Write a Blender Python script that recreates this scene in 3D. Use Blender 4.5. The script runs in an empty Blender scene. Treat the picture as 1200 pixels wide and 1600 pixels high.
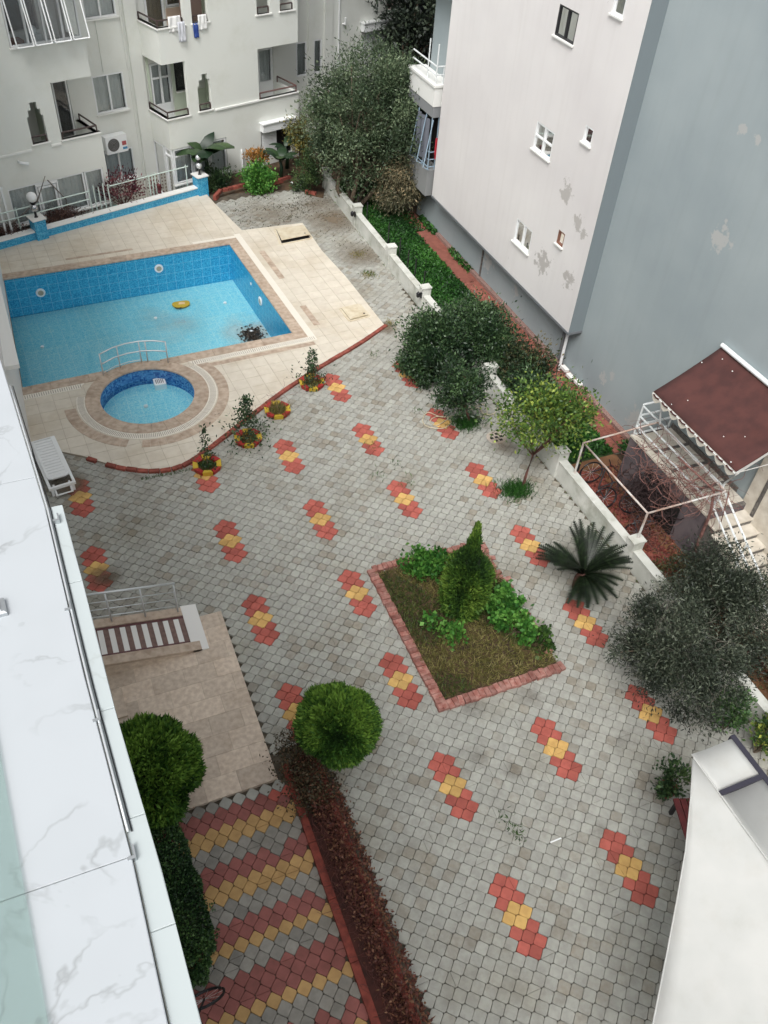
import bpy, bmesh, math, random
import numpy as np
from mathutils import Vector, Matrix
from mathutils.geometry import delaunay_2d_cdt
random.seed(7); RNG = np.random.default_rng(11)
S = bpy.context.scene
COL = S.collection
PI = math.pi

# ------------------------------------------------------------------ camera, sky, sun, exposure
FWD = Vector((0.31072432, 0.64390121, -0.69917210))
RIGHT = Vector((0.92352962, -0.37850760, 0.06184688))
UP = Vector((0.22481868, 0.66492347, 0.71227336))
CAM = Vector((0, 0, 14.0)); FPX = 1299.373
cd = bpy.data.cameras.new('camera'); cam = bpy.data.objects.new('camera', cd); COL.objects.link(cam)
cd.sensor_fit = 'VERTICAL'; cd.sensor_height = 36; cd.lens = FPX * 36 / 1600
cd.clip_start = 0.05; cd.clip_end = 600
cam.matrix_world = Matrix(((RIGHT.x, UP.x, -FWD.x, 0), (RIGHT.y, UP.y, -FWD.y, 0), (RIGHT.z, UP.z, -FWD.z, 14.0), (0, 0, 0, 1)))
S.camera = cam
W = bpy.data.worlds.new('World'); S.world = W; W.use_nodes = True
nt = W.node_tree; bg = nt.nodes['Background']; bg.inputs['Strength'].default_value = 0.15
sky = nt.nodes.new('ShaderNodeTexSky'); sky.sky_type = 'NISHITA'; sky.sun_disc = False
SUN_EL, SUN_AZ = math.radians(54), math.radians(222)
sky.sun_elevation = SUN_EL; sky.sun_rotation = SUN_AZ
sky.air_density = 1.0; sky.dust_density = 4.0; sky.ozone_density = 1.0
hs = nt.nodes.new('ShaderNodeHueSaturation'); hs.inputs['Saturation'].default_value = 0.08
nt.links.new(sky.outputs[0], hs.inputs['Color']); nt.links.new(hs.outputs[0], bg.inputs['Color'])
sl = bpy.data.lights.new('sun', 'SUN'); sl.energy = 1.5; sl.angle = math.radians(32); sl.color = (1, 0.97, 0.93)
so = bpy.data.objects.new('sun', sl); COL.objects.link(so)
sdir = Vector((math.sin(SUN_AZ) * math.cos(SUN_EL), math.cos(SUN_AZ) * math.cos(SUN_EL), math.sin(SUN_EL)))
so.rotation_euler = sdir.to_track_quat('Z', 'Y').to_euler()
S.view_settings.view_transform = 'Standard'; S.view_settings.look = 'None'
S.view_settings.gamma = 1; S.view_settings.use_curve_mapping = False
S.view_settings.exposure = 0.43

# ------------------------------------------------------------------ measuring the photograph (pixels of the 1200x1600 picture -> metres)
def ray(px, py):
    return (FWD * FPX + RIGHT * (px - 600) - UP * (py - 800)).normalized()
def at(px, py, z=0.0):
    d = ray(px, py); return CAM + d * ((z - 14.0) / d.z)
def atx(px, py, x):
    d = ray(px, py); return CAM + d * (x / d.x)
A19 = math.radians(19); LU = Vector((math.cos(A19), math.sin(A19), 0)); LV = Vector((-math.sin(A19), math.cos(A19), 0)); LO = Vector((-.51, 28.38, 0))
LO = Vector((-.533, 29.66, -.63)); LS = 1.045
def TL(p):  # frame of the left apartment block: along its front, depth, height (its patio lies lower than the pool deck)
    return LO + (LU * p[0] + LV * p[1] + Vector((0, 0, p[2]))) * LS
A35 = math.radians(3.5); PO = Vector((6.5, 20.8, 0)); PU = Vector((math.cos(A35), math.sin(A35), 0)); PV = Vector((-math.sin(A35), math.cos(A35), 0))
def TP(p):  # frame of the swimming pool
    return PO + PU * p[0] + PV * p[1] + Vector((0, 0, p[2]))
def TPi(x, y):
    d = Vector((x, y, 0)) - PO; return d.dot(PU), d.dot(PV)

# ------------------------------------------------------------------ mesh helpers
ORG = {}
def put(o, parent=None, label=None, cat=None, group=None, kind=None):
    COL.objects.link(o)
    if parent: o.parent = parent
    if label: o['label'] = label
    if cat: o['category'] = cat
    if group: o['group'] = group
    if kind: o['kind'] = kind
    return o
def thing(name, loc, label, cat, group=None, kind=None):
    o = bpy.data.objects.new(name, None); o.empty_display_size = .2
    o.location = loc; ORG[o.name] = Vector(loc)
    return put(o, None, label, cat, group, kind)
class MB:
    def __init__(s, T=None): s.v = []; s.f = []; s.m = []; s.r = []; s.T = T
    def add(s, vs, fs, mi=0, r=0.0):
        b = len(s.v)
        s.v += [tuple(s.T(p)) if s.T else tuple(p) for p in vs]
        for f in fs: s.f.append(tuple(i + b for i in f)); s.m.append(mi); s.r.append(r)
    def box(s, x0, x1, y0, y1, z0, z1, mi=0, r=0.0):
        s.add([(x0,y0,z0),(x1,y0,z0),(x1,y1,z0),(x0,y1,z0),(x0,y0,z1),(x1,y0,z1),(x1,y1,z1),(x0,y1,z1)],
              [(0,3,2,1),(4,5,6,7),(0,1,5,4),(1,2,6,5),(2,3,7,6),(3,0,4,7)], mi, r)
    def prism(s, poly, z0, z1, mi=0, r=0.0, bev=0.0):
        n = len(poly)
        if bev:
            c = (sum(p[0] for p in poly)/n, sum(p[1] for p in poly)/n)
            q = []
            for p in poly:
                d = (c[0]-p[0], c[1]-p[1]); L = math.hypot(*d) or 1; q.append((p[0]+d[0]/L*bev, p[1]+d[1]/L*bev))
            vs = [(p[0],p[1],z0) for p in poly]+[(p[0],p[1],z1-bev*.7) for p in poly]+[(p[0],p[1],z1) for p in q]
            fs = [tuple(range(2*n,3*n))]
            for k in (0,1):
                fs += [(k*n+i, k*n+(i+1)%n, (k+1)*n+(i+1)%n, (k+1)*n+i) for i in range(n)]
        else:
            vs = [(p[0],p[1],z0) for p in poly]+[(p[0],p[1],z1) for p in poly]
            fs = [tuple(range(n,2*n)), tuple(range(n-1,-1,-1))]+[(i,(i+1)%n,n+(i+1)%n,n+i) for i in range(n)]
        s.add(vs, fs, mi, r)
    def tube(s, pts, r, n=6, mi=0, r1=None, rnd=0.0, cap=True):
        pts = [Vector(p) for p in pts]; k = len(pts); vs = []
        for i, p in enumerate(pts):
            t = (pts[min(i+1,k-1)]-pts[max(i-1,0)])
            if t.length < 1e-6: t = Vector((0,0,1))
            t.normalize(); a = t.cross(Vector((0,0,1)) if abs(t.z) < .9 else Vector((1,0,0))).normalized(); b = t.cross(a)
            rr = r if r1 is None else r+(r1-r)*i/max(1,k-1)
            if isinstance(r, (list, tuple)): rr = r[i]
            for j in range(n):
                w = 2*PI*j/n; vs.append(p+a*(rr*math.cos(w))+b*(rr*math.sin(w)))
        fs = [(i*n+j, i*n+(j+1)%n, (i+1)*n+(j+1)%n, (i+1)*n+j) for i in range(k-1) for j in range(n)]
        if cap: fs += [tuple(range(n-1,-1,-1)), tuple(range((k-1)*n, k*n))]
        s.add(vs, fs, mi, rnd)
    def lathe(s, prof, c, n=16, mi=0, rnd=0.0):
        vs = []; k = len(prof)
        for (r, z) in prof:
            for j in range(n): w = 2*PI*j/n; vs.append((c[0]+r*math.cos(w), c[1]+r*math.sin(w), c[2]+z))
        s.add(vs, [(i*n+j, i*n+(j+1)%n, (i+1)*n+(j+1)%n, (i+1)*n+j) for i in range(k-1) for j in range(n)]+[tuple(range(n-1,-1,-1)), tuple(range((k-1)*n,k*n))], mi, rnd)
    def sphere(s, c, r, n=14, mi=0, sc=(1,1,1)):
        pr = [(max(1e-3, r*math.sin(PI*i/8)), -r*math.cos(PI*i/8)) for i in range(9)]
        vs = []
        for (q, z) in pr:
            for j in range(n): w = 2*PI*j/n; vs.append((c[0]+sc[0]*q*math.cos(w), c[1]+sc[1]*q*math.sin(w), c[2]+sc[2]*z))
        s.add(vs, [(i*n+j, i*n+(j+1)%n, (i+1)*n+(j+1)%n, (i+1)*n+j) for i in range(8) for j in range(n)], mi)
    def build(s, name, mats, parent=None, smooth=False, **kw):
        me = bpy.data.meshes.new(name)
        root = parent
        while root and root.parent: root = root.parent
        o0 = ORG.get(root.name, Vector((0,0,0))) if root else Vector((0,0,0))
        loc = Vector((0,0,0))
        me.from_pydata([(p[0]-o0.x, p[1]-o0.y, p[2]-o0.z) for p in s.v], [], s.f)
        if not isinstance(mats, (list, tuple)): mats = [mats]
        for m in mats: me.materials.append(m)
        if len(mats) > 1: me.polygons.foreach_set('material_index', s.m)
        at_ = me.attributes.new('rnd', 'FLOAT', 'FACE'); at_.data.foreach_set('value', s.r)
        if smooth: me.polygons.foreach_set('use_smooth', [True]*len(s.f))
        me.update()
        return put(bpy.data.objects.new(name, me), parent, **kw)
def link_copy(o, parent, loc, rot=None):
    c = o.copy(); c.parent = parent; c.location = loc
    if rot is not None: c.rotation_euler = rot
    COL.objects.link(c); return c
def inst(name, me, parent, loc, rz=0, rx=0, ry=0, **kw):
    o = bpy.data.objects.new(name, me); root = parent
    while root and root.parent: root = root.parent
    o0 = ORG.get(root.name, Vector((0,0,0))) if root else Vector((0,0,0))
    o.location = Vector(loc)-o0; o.rotation_euler = (rx, ry, rz)
    return put(o, parent, **kw)
def raw(mb, name, mats):
    me = bpy.data.meshes.new(name); me.from_pydata([tuple(p) for p in mb.v], [], mb.f)
    for m in (mats if isinstance(mats, (list, tuple)) else [mats]): me.materials.append(m)
    if isinstance(mats, (list, tuple)) and len(mats) > 1: me.polygons.foreach_set('material_index', mb.m)
    a = me.attributes.new('rnd', 'FLOAT', 'FACE'); a.data.foreach_set('value', mb.r); me.update(); return me
def copy_tree(o, parent=None):
    c = o.copy(); COL.objects.link(c); c.parent = parent
    for ch in list(o.children): copy_tree(ch, c)
    return c
def inpoly(x, y, P):
    c = False; n = len(P)
    for i in range(n):
        x0, y0 = P[i][0], P[i][1]; x1, y1 = P[i-1][0], P[i-1][1]
        if (y0 > y) != (y1 > y) and x < (x1-x0)*(y-y0)/(y1-y0)+x0: c = not c
    return c
def half(poly, nx, ny, d):   # keep nx*x+ny*y <= d
    out = []
    for i in range(len(poly)):
        a, b = poly[i-1], poly[i]; fa = nx*a[0]+ny*a[1]-d; fb = nx*b[0]+ny*b[1]-d
        if fa*fb < 0: t = fa/(fa-fb); out.append((a[0]+t*(b[0]-a[0]), a[1]+t*(b[1]-a[1])))
        if fb <= 0: out.append(b)
    return out
def clip_convex(sub, conv):
    for i in range(len(conv)):
        a, b = conv[i-1], conv[i]; nx, ny = b[1]-a[1], -(b[0]-a[0])
        sub = half(sub, nx, ny, nx*a[0]+ny*a[1])
        if len(sub) < 3: return []
    return sub
def sheet(name, outer, holes, z, mat, **kw):
    pts = []; edges = []
    for P in [outer]+holes:
        b = len(pts); pts += [Vector((p[0], p[1])) for p in P]; edges += [(b+i, b+(i+1) % len(P)) for i in range(len(P))]
    vv, ee, ff, *_ = delaunay_2d_cdt(pts, edges, [], 0, 1e-5)
    mb = MB(); fs = []
    for f in ff:
        cx = sum(vv[i].x for i in f)/len(f); cy = sum(vv[i].y for i in f)/len(f)
        if inpoly(cx, cy, outer) and not any(inpoly(cx, cy, h) for h in holes): fs.append(tuple(f))
    mb.add([(v.x, v.y, z) for v in vv], fs)
    return mb.build(name, mat, **kw)
def cells(mb, us, zs, opens, v0, v1, mi=0):
    """wall slab between depth v0 and v1 on a grid of cuts, left open where an opening is"""
    for o in opens: us = us+[o[0], o[1]]; zs = zs+[o[2], o[3]]
    us = sorted(set(round(u, 4) for u in us)); zs = sorted(set(round(z, 4) for z in zs))
    for j in range(len(zs)-1):
        run = None; zc = (zs[j]+zs[j+1])/2
        for i in range(len(us)-1):
            uc = (us[i]+us[i+1])/2
            op = any(o[0] < uc < o[1] and o[2] < zc < o[3] for o in opens)
            if not op:
                if run is None: run = us[i]
            if op and run is not None: mb.box(run, us[i], v0, v1, zs[j], zs[j+1], mi); run = None
        if run is not None: mb.box(run, us[-1], v0, v1, zs[j], zs[j+1], mi)

# ------------------------------------------------------------------ materials
def lin(c):
    return tuple((x/255/12.92 if x <= 10 else ((x/255+.055)/1.055)**2.4) for x in c)
MATS = {}
def mat(name, c, rough=.8, c2=None, scale=4, detail=4, bump=0, bscale=40, rnd=0.0, metal=0, spec=.5, dirt=None, dscale=.6, dlo=.5, dhi=.75, obj=False, trans=0, tail=None):
    m = bpy.data.materials.new(name); m.use_nodes = True; t = m.node_tree; b = t.nodes['Principled BSDF']
    N = t.nodes.new; L = t.links.new
    geo = N('ShaderNodeNewGeometry'); pos = geo.outputs['Position']
    if obj: tc = N('ShaderNodeTexCoord'); pos = tc.outputs['Object']
    col = N('ShaderNodeRGB'); col.outputs[0].default_value = (*c, 1); out = col.outputs[0]
    if c2:
        n = N('ShaderNodeTexNoise'); n.inputs['Scale'].default_value = scale; n.inputs['Detail'].default_value = detail; L(pos, n.inputs['Vector'])
        r = N('ShaderNodeMapRange'); r.inputs[1].default_value = .35; r.inputs[2].default_value = .65; L(n.outputs['Fac'], r.inputs[0])
        x = N('ShaderNodeMix'); x.data_type = 'RGBA'; L(r.outputs[0], x.inputs[0]); L(out, x.inputs[6]); x.inputs[7].default_value = (*c2, 1); out = x.outputs[2]
    if rnd:
        a = N('ShaderNodeAttribute'); a.attribute_name = 'rnd'; oi = N('ShaderNodeObjectInfo')
        s = N('ShaderNodeMath'); s.operation = 'ADD'; L(a.outputs['Fac'], s.inputs[0]); L(oi.outputs['Random'], s.inputs[1])
        fr = N('ShaderNodeMath'); fr.operation = 'FRACT'; L(s.outputs[0], fr.inputs[0])
        mr = N('ShaderNodeMapRange'); L(fr.outputs[0], mr.inputs[0]); mr.inputs[3].default_value = 1-rnd; mr.inputs[4].default_value = 1+rnd*.6
        pw = N('ShaderNodeVectorMath'); pw.operation = 'SCALE'; L(out, pw.inputs[0]); L(mr.outputs[0], pw.inputs['Scale']); out = pw.outputs[0]
        if tail:   # a few stones are stained much darker than the rest, more so at their edges
            ml = N('ShaderNodeMath'); ml.operation = 'MULTIPLY'; L(fr.outputs[0], ml.inputs[0]); ml.inputs[1].default_value = 7.31; f2 = N('ShaderNodeMath'); f2.operation = 'FRACT'; L(ml.outputs[0], f2.inputs[0])
            nz = N('ShaderNodeTexNoise'); nz.inputs['Scale'].default_value = .45; nz.inputs['Detail'].default_value = 3; L(pos, nz.inputs['Vector']); ad = N('ShaderNodeMath'); ad.operation = 'MULTIPLY_ADD'; L(nz.outputs['Fac'], ad.inputs[0]); ad.inputs[1].default_value = .9; L(f2.outputs[0], ad.inputs[2])
            n6 = N('ShaderNodeTexNoise'); n6.inputs['Scale'].default_value = 14; n6.inputs['Detail'].default_value = 5; L(pos, n6.inputs['Vector']); a6 = N('ShaderNodeMath'); a6.operation = 'MULTIPLY_ADD'; L(n6.outputs['Fac'], a6.inputs[0]); a6.inputs[1].default_value = .35; L(ad.outputs[0], a6.inputs[2])
            t2 = N('ShaderNodeMapRange'); t2.inputs[1].default_value = 1.38; t2.inputs[2].default_value = 1.68; t2.inputs[4].default_value = .8; L(a6.outputs[0], t2.inputs[0])
            xt = N('ShaderNodeMix'); xt.data_type = 'RGBA'; xt.blend_type = 'MULTIPLY'; L(t2.outputs[0], xt.inputs[0]); L(out, xt.inputs[6]); xt.inputs[7].default_value = (*tail, 1); out = xt.outputs[2]
    if dirt:
        n = N('ShaderNodeTexNoise'); n.inputs['Scale'].default_value = dscale; n.inputs['Detail'].default_value = 6; n.inputs['Roughness'].default_value = .65; L(pos, n.inputs['Vector'])
        r = N('ShaderNodeMapRange'); r.inputs[1].default_value = dlo; r.inputs[2].default_value = dhi; L(n.outputs['Fac'], r.inputs[0])
        x = N('ShaderNodeMix'); x.data_type = 'RGBA'; x.blend_type = 'MULTIPLY'; L(r.outputs[0], x.inputs[0]); L(out, x.inputs[6]); x.inputs[7].default_value = (*dirt, 1); out = x.outputs[2]
    L(out, b.inputs['Base Color'])
    b.inputs['Roughness'].default_value = rough; b.inputs['Metallic'].default_value = metal; b.inputs['Specular IOR Level'].default_value = spec
    if trans: b.inputs['Transmission Weight'].default_value = trans
    if bump:
        n = N('ShaderNodeTexNoise'); n.inputs['Scale'].default_value = bscale; n.inputs['Detail'].default_value = 3; L(pos, n.inputs['Vector'])
        bp = N('ShaderNodeBump'); bp.inputs['Strength'].default_value = bump; bp.inputs['Distance'].default_value = .01; L(n.outputs['Fac'], bp.inputs['Height']); L(bp.outputs[0], b.inputs['Normal'])
    MATS[name] = m; return m
def leafmat(name, c1, c2, c3, rough=.55, spec=.35):
    m = bpy.data.materials.new(name); m.use_nodes = True; t = m.node_tree; b = t.nodes['Principled BSDF']; N = t.nodes.new; L = t.links.new
    a = N('ShaderNodeAttribute'); a.attribute_name = 'rnd'
    r = N('ShaderNodeValToRGB'); r.color_ramp.elements[0].color = (*c1, 1); r.color_ramp.elements[1].color = (*c3, 1)
    e = r.color_ramp.elements.new(.55); e.color = (*c2, 1)
    L(a.outputs['Fac'], r.inputs[0]); L(r.outputs[0], b.inputs['Base Color'])
    b.inputs['Roughness'].default_value = rough; b.inputs['Specular IOR Level'].default_value = spec
    return m

G = .01
M_paver = mat('paver_grey', lin((168,168,160)), .9, c2=lin((154,153,146)), scale=9, bump=.35, bscale=60, rnd=.1, tail=(.70,.62,.54), dirt=(.78,.74,.67), dscale=.55, dlo=.5, dhi=.75)
M_pred = mat('paver_red', lin((180,96,84)), .9, c2=lin((164,86,76)), scale=8, bump=.35, bscale=60, rnd=.2, dirt=(.74,.70,.68), dscale=1.1)
M_pyel = mat('paver_yellow', lin((212,174,106)), .9, c2=lin((198,158,96)), scale=8, bump=.35, bscale=60, rnd=.18, dirt=(.76,.72,.66), dscale=1.1)
M_soil = mat('soil', lin((92,72,52)), 1, c2=lin((60,48,38)), scale=3, bump=.6, bscale=25)
M_joint = mat('joint_sand', lin((98,90,78)), 1, c2=lin((72,66,56)), scale=5, bump=.4, bscale=50)
M_deck = mat('deck_tile', lin((214,206,191)), .6, c2=lin((206,197,182)), scale=5, rnd=.04, dirt=(.86,.82,.76), dscale=.5, dlo=.48, dhi=.7)
M_grout = mat('grout', lin((176,164,148)), .9)
M_trav = mat('travertine', lin((196,178,160)), .5, c2=lin((168,148,130)), scale=7, detail=8, rnd=.1, dirt=(.85,.8,.75), dscale=3)
M_trav2 = mat('travertine_floor', lin((214,198,180)), .55, c2=lin((192,174,157)), scale=11, detail=9, rnd=.2, dirt=(.86,.82,.78), dscale=2.5)
M_gutter = mat('gutter_plastic', lin((226,220,208)), .5)
M_brickred = mat('kerb_brick', lin((156,84,70)), .9, c2=lin((128,66,56)), scale=10, bump=.4, rnd=.25, dirt=(.7,.66,.62), dscale=3)
M_brickold = mat('bed_brick', lin((148,92,82)), .95, c2=lin((172,130,120)), scale=12, bump=.4, rnd=.3, dirt=(.6,.5,.48), dscale=4)
M_kerb = mat('kerb_red', lin((146,72,60)), .9, c2=lin((118,56,48)), scale=8, bump=.3, dirt=(.6,.55,.5), dscale=3)
M_path = mat('red_path', lin((152,94,80)), .95, c2=lin((134,80,68)), scale=6, bump=.4, bscale=30, rnd=.15, dirt=(.6,.55,.5), dscale=1.2)
M_white = mat('white_paint', lin((226,226,222)), .7, dirt=(.8,.79,.76), dscale=2, dlo=.5, dhi=.8)
M_wallL = mat('render_pale', lin((222,224,218)), .85, dirt=(.9,.9,.87), dscale=.7, bump=.1, bscale=80)
M_cornice = mat('cornice_white', lin((232,232,228)), .7)
M_green = mat('balcony_green', lin((196,206,188)), .85)
M_upvc = mat('upvc_white', lin((232,234,234)), .35)
M_rail = mat('rail_brown', lin((72,58,56)), .5)
M_railw = mat('rail_white', lin((222,226,226)), .4)
M_raillg = mat('rail_pale_green', lin((206,222,214)), .45)
M_steel = mat('stainless', lin((214,218,220)), .35, metal=.55)
M_alu = mat('aluminium', lin((200,204,206)), .35, metal=.9)
M_black = mat('black_metal', lin((34,34,36)), .5)
M_blackp = mat('black_plastic', lin((24,24,28)), .4)
M_whitep = mat('white_plastic', lin((236,238,238)), .35)
M_curt = mat('curtain_pale', lin((228,231,226)), .9)
M_curtd = mat('curtain_beige', lin((168,152,122)), .9)
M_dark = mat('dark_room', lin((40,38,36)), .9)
M_bark = mat('bark', lin((112,98,82)), .95, c2=lin((80,68,56)), scale=12, bump=.6)
M_barkr = mat('bark_reddish', lin((110,72,62)), .95, c2=lin((80,54,48)), scale=12, bump=.5)
M_vine = mat('dry_vine', lin((138,100,92)), .95, c2=lin((104,72,66)), scale=10)
M_dryred = leafmat('dry_leaf', lin((66,38,34)), lin((92,56,46)), lin((126,84,66)))
M_maroon = mat('awning_maroon', lin((84,50,46)), .95, c2=lin((70,42,40)), scale=3, bump=.15, bscale=60, dirt=(.85,.8,.78), dscale=1)
M_cloth = mat('awning_white', lin((192,192,189)), .85, spec=.2, c2=lin((184,185,182)), scale=1.6, bump=.5, bscale=1.3, dirt=(.93,.92,.9), dscale=2)
M_stairs = mat('stair_marble', lin((220,213,200)), .5, c2=lin((200,191,176)), scale=5, detail=8, rnd=.06)
M_strip = mat('grey_strip', lin((120,116,110)), .6, c2=lin((84,80,78)), scale=14)
M_mauve = mat('mauve_plaster', lin((116,106,108)), .9, c2=lin((96,88,92)), scale=2, dirt=(.7,.7,.7), dscale=2)
M_leaflit = leafmat('leaf_litter', lin((74,34,30)), lin((110,52,44)), lin((150,96,74)))
M_hatch = mat('hatch_cream', lin((212,202,180)), .6, c2=lin((202,190,166)), scale=5, dirt=(.8,.72,.6), dscale=4)
M_redpaint = mat('stone_red', lin((166,46,42)), .7, dirt=(.7,.6,.6), dscale=8)
M_yelpaint = mat('stone_yellow', lin((196,166,52)), .7, dirt=(.7,.66,.5), dscale=8)
M_hose = mat('hose_beige', lin((196,184,158)), .6)
M_wood = mat('bench_wine', lin((124,52,52)), .6, c2=lin((104,42,44)), scale=10)
M_terra = mat('terracotta', lin((120,72,56)), .9)
M_drygrass = leafmat('dry_grass', lin((84,84,42)), lin((116,112,60)), lin((158,146,96)))
M_grass = leafmat('grass_green', lin((38,62,26)), lin((58,88,36)), lin((86,118,52)))
M_lawn = leafmat('lawn_leaf', lin((22,50,20)), lin((40,82,30)), lin((66,116,44)))
L_olive = leafmat('olive_leaf', lin((42,56,38)), lin((66,84,58)), lin((116,130,100)), rough=.5)
L_olived = leafmat('olive_leaf_dark', lin((28,35,27)), lin((46,55,42)), lin((100,107,90)), rough=.5)
L_dark = leafmat('dark_leaf', lin((26,44,28)), lin((46,68,42)), lin((82,106,68)), rough=.4)
L_citrus = leafmat('citrus_leaf', lin((50,78,34)), lin((84,112,46)), lin((146,160,72)), rough=.45)
L_thuja = leafmat('thuja_leaf', lin((28,56,20)), lin((60,98,34)), lin((116,152,60)), rough=.6)
L_cyp = leafmat('cypress_leaf', lin((36,62,26)), lin((70,104,36)), lin((122,150,62)), rough=.6)
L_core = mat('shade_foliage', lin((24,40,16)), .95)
L_bush = leafmat('bright_leaf', lin((46,92,38)), lin((74,126,50)), lin((112,160,74)), rough=.5)
L_hedge = leafmat('privet_leaf', lin((24,44,26)), lin((48,78,42)), lin((92,122,66)), rough=.4)
L_hedgedry = leafmat('hedge_dry', lin((70,38,34)), lin((104,60,50)), lin((132,98,72)))
L_cycad = leafmat('cycad_leaf', lin((12,20,10)), lin((22,34,18)), lin((40,54,32)), rough=.45)
L_banana = leafmat('banana_leaf', lin((26,46,30)), lin((44,66,40)), lin((72,92,54)), rough=.4)
L_redleaf = leafmat('red_leaf', lin((60,26,36)), lin((92,40,52)), lin((150,100,100)))
L_far = leafmat('far_leaf', lin((28,36,30)), lin((42,52,42)), lin((66,76,60)))

def glass(name, tint, alpha, rough=.03):
    m = bpy.data.materials.new(name); m.use_nodes = True; t = m.node_tree; N = t.nodes.new; L = t.links.new
    t.nodes.remove(t.nodes['Principled BSDF']); out = t.nodes['Material Output']
    tr = N('ShaderNodeBsdfTransparent'); tr.inputs[0].default_value = (*tint, 1)
    gl = N('ShaderNodeBsdfGlossy'); gl.inputs['Roughness'].default_value = rough
    df = N('ShaderNodeBsdfDiffuse'); df.inputs[0].default_value = (*tint, 1)
    m1 = N('ShaderNodeMixShader'); m1.inputs[0].default_value = alpha; L(tr.outputs[0], m1.inputs[1]); L(df.outputs[0], m1.inputs[2])
    fr = N('ShaderNodeFresnel'); fr.inputs[0].default_value = 1.45
    m2 = N('ShaderNodeMixShader'); L(fr.outputs[0], m2.inputs[0]); L(m1.outputs[0], m2.inputs[1]); L(gl.outputs[0], m2.inputs[2])
    L(m2.outputs[0], out.inputs[0]); return m
M_glass = glass('window_glass', (.92,.94,.95), .03)
M_water = glass('pool_water', (.93,.97,.98), 0, .06)
M_tint = glass('green_glass', (.93,.985,.97), .02, .25)

def mosaic(name, ca, cb, seam, size=.028, sheet_=.32, T='pool'):
    m = bpy.data.materials.new(name); m.use_nodes = True; t = m.node_tree; b = t.nodes['Principled BSDF']; N = t.nodes.new; L = t.links.new
    uv = N('ShaderNodeUVMap'); uv.uv_map = 'uv'
    vo = N('ShaderNodeTexVoronoi'); vo.feature = 'F1'; vo.distance = 'CHEBYCHEV'; vo.inputs['Scale'].default_value = 1/size; vo.inputs['Randomness'].default_value = 0; vo.voronoi_dimensions = '2D'; L(uv.outputs[0], vo.inputs['Vector'])
    sv = N('ShaderNodeSeparateColor'); L(vo.outputs['Color'], sv.inputs[0])
    rp = N('ShaderNodeValToRGB'); rp.color_ramp.elements[0].color = (*ca, 1); rp.color_ramp.elements[1].color = (*cb, 1); L(sv.outputs[0], rp.inputs[0])
    br = N('ShaderNodeTexBrick'); br.offset = 0; br.inputs['Scale'].default_value = 1; br.inputs['Brick Width'].default_value = sheet_; br.inputs['Row Height'].default_value = sheet_; br.inputs['Mortar Size'].default_value = .006
    br.inputs['Color1'].default_value = (0,0,0,1); br.inputs['Color2'].default_value = (0,0,0,1); br.inputs['Mortar'].default_value = (1,1,1,1); L(uv.outputs[0], br.inputs['Vector'])
    nz = N('ShaderNodeTexNoise'); nz.inputs['Scale'].default_value = 6; L(uv.outputs[0], nz.inputs['Vector'])
    mm = N('ShaderNodeMath'); mm.operation = 'MULTIPLY'; L(br.outputs['Color'], mm.inputs[0]); L(nz.outputs['Fac'], mm.inputs[1])
    x = N('ShaderNodeMix'); x.data_type = 'RGBA'; L(mm.outputs[0], x.inputs[0]); L(rp.outputs[0], x.inputs[6]); x.inputs[7].default_value = (*seam, 1)
    L(x.outputs[2], b.inputs['Base Color']); b.inputs['Roughness'].default_value = .25
    return m
M_mosd = mosaic('mosaic_blue', lin((24,132,186)), lin((72,184,222)), lin((160,222,240)))
M_mosl = mosaic('mosaic_light', lin((118,214,238)), lin((180,238,248)), lin((222,248,252)))
M_mosk = mosaic('mosaic_kid_wall', lin((20,76,150)), lin((86,150,206)), lin((120,180,220)), size=.05)
M_mosw = mosaic('mosaic_low_wall', lin((30,130,182)), lin((84,180,214)), lin((130,200,224)))
def set_uv(o, uvs):
    l = o.data.uv_layers.new(name='uv'); l.data.foreach_set('uv', [c for p in uvs for c in p])
def uvbox(o, T_inv=None):   # world-size box projection
    me = o.data; l = me.uv_layers.new(name='uv'); off = ORG.get(o.parent.name, Vector((0,0,0))) if o.parent else Vector((0,0,0))
    for p in me.polygons:
        n = p.normal
        for li in p.loop_indices:
            c = me.vertices[me.loops[li].vertex_index].co+off; u, v = (TPi(c.x, c.y))
            if abs(n.z) > .7: l.data[li].uv = (u, v)
            elif abs(n.dot(PV)) > .7: l.data[li].uv = (u, c.z)
            else: l.data[li].uv = (v, c.z)

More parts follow.
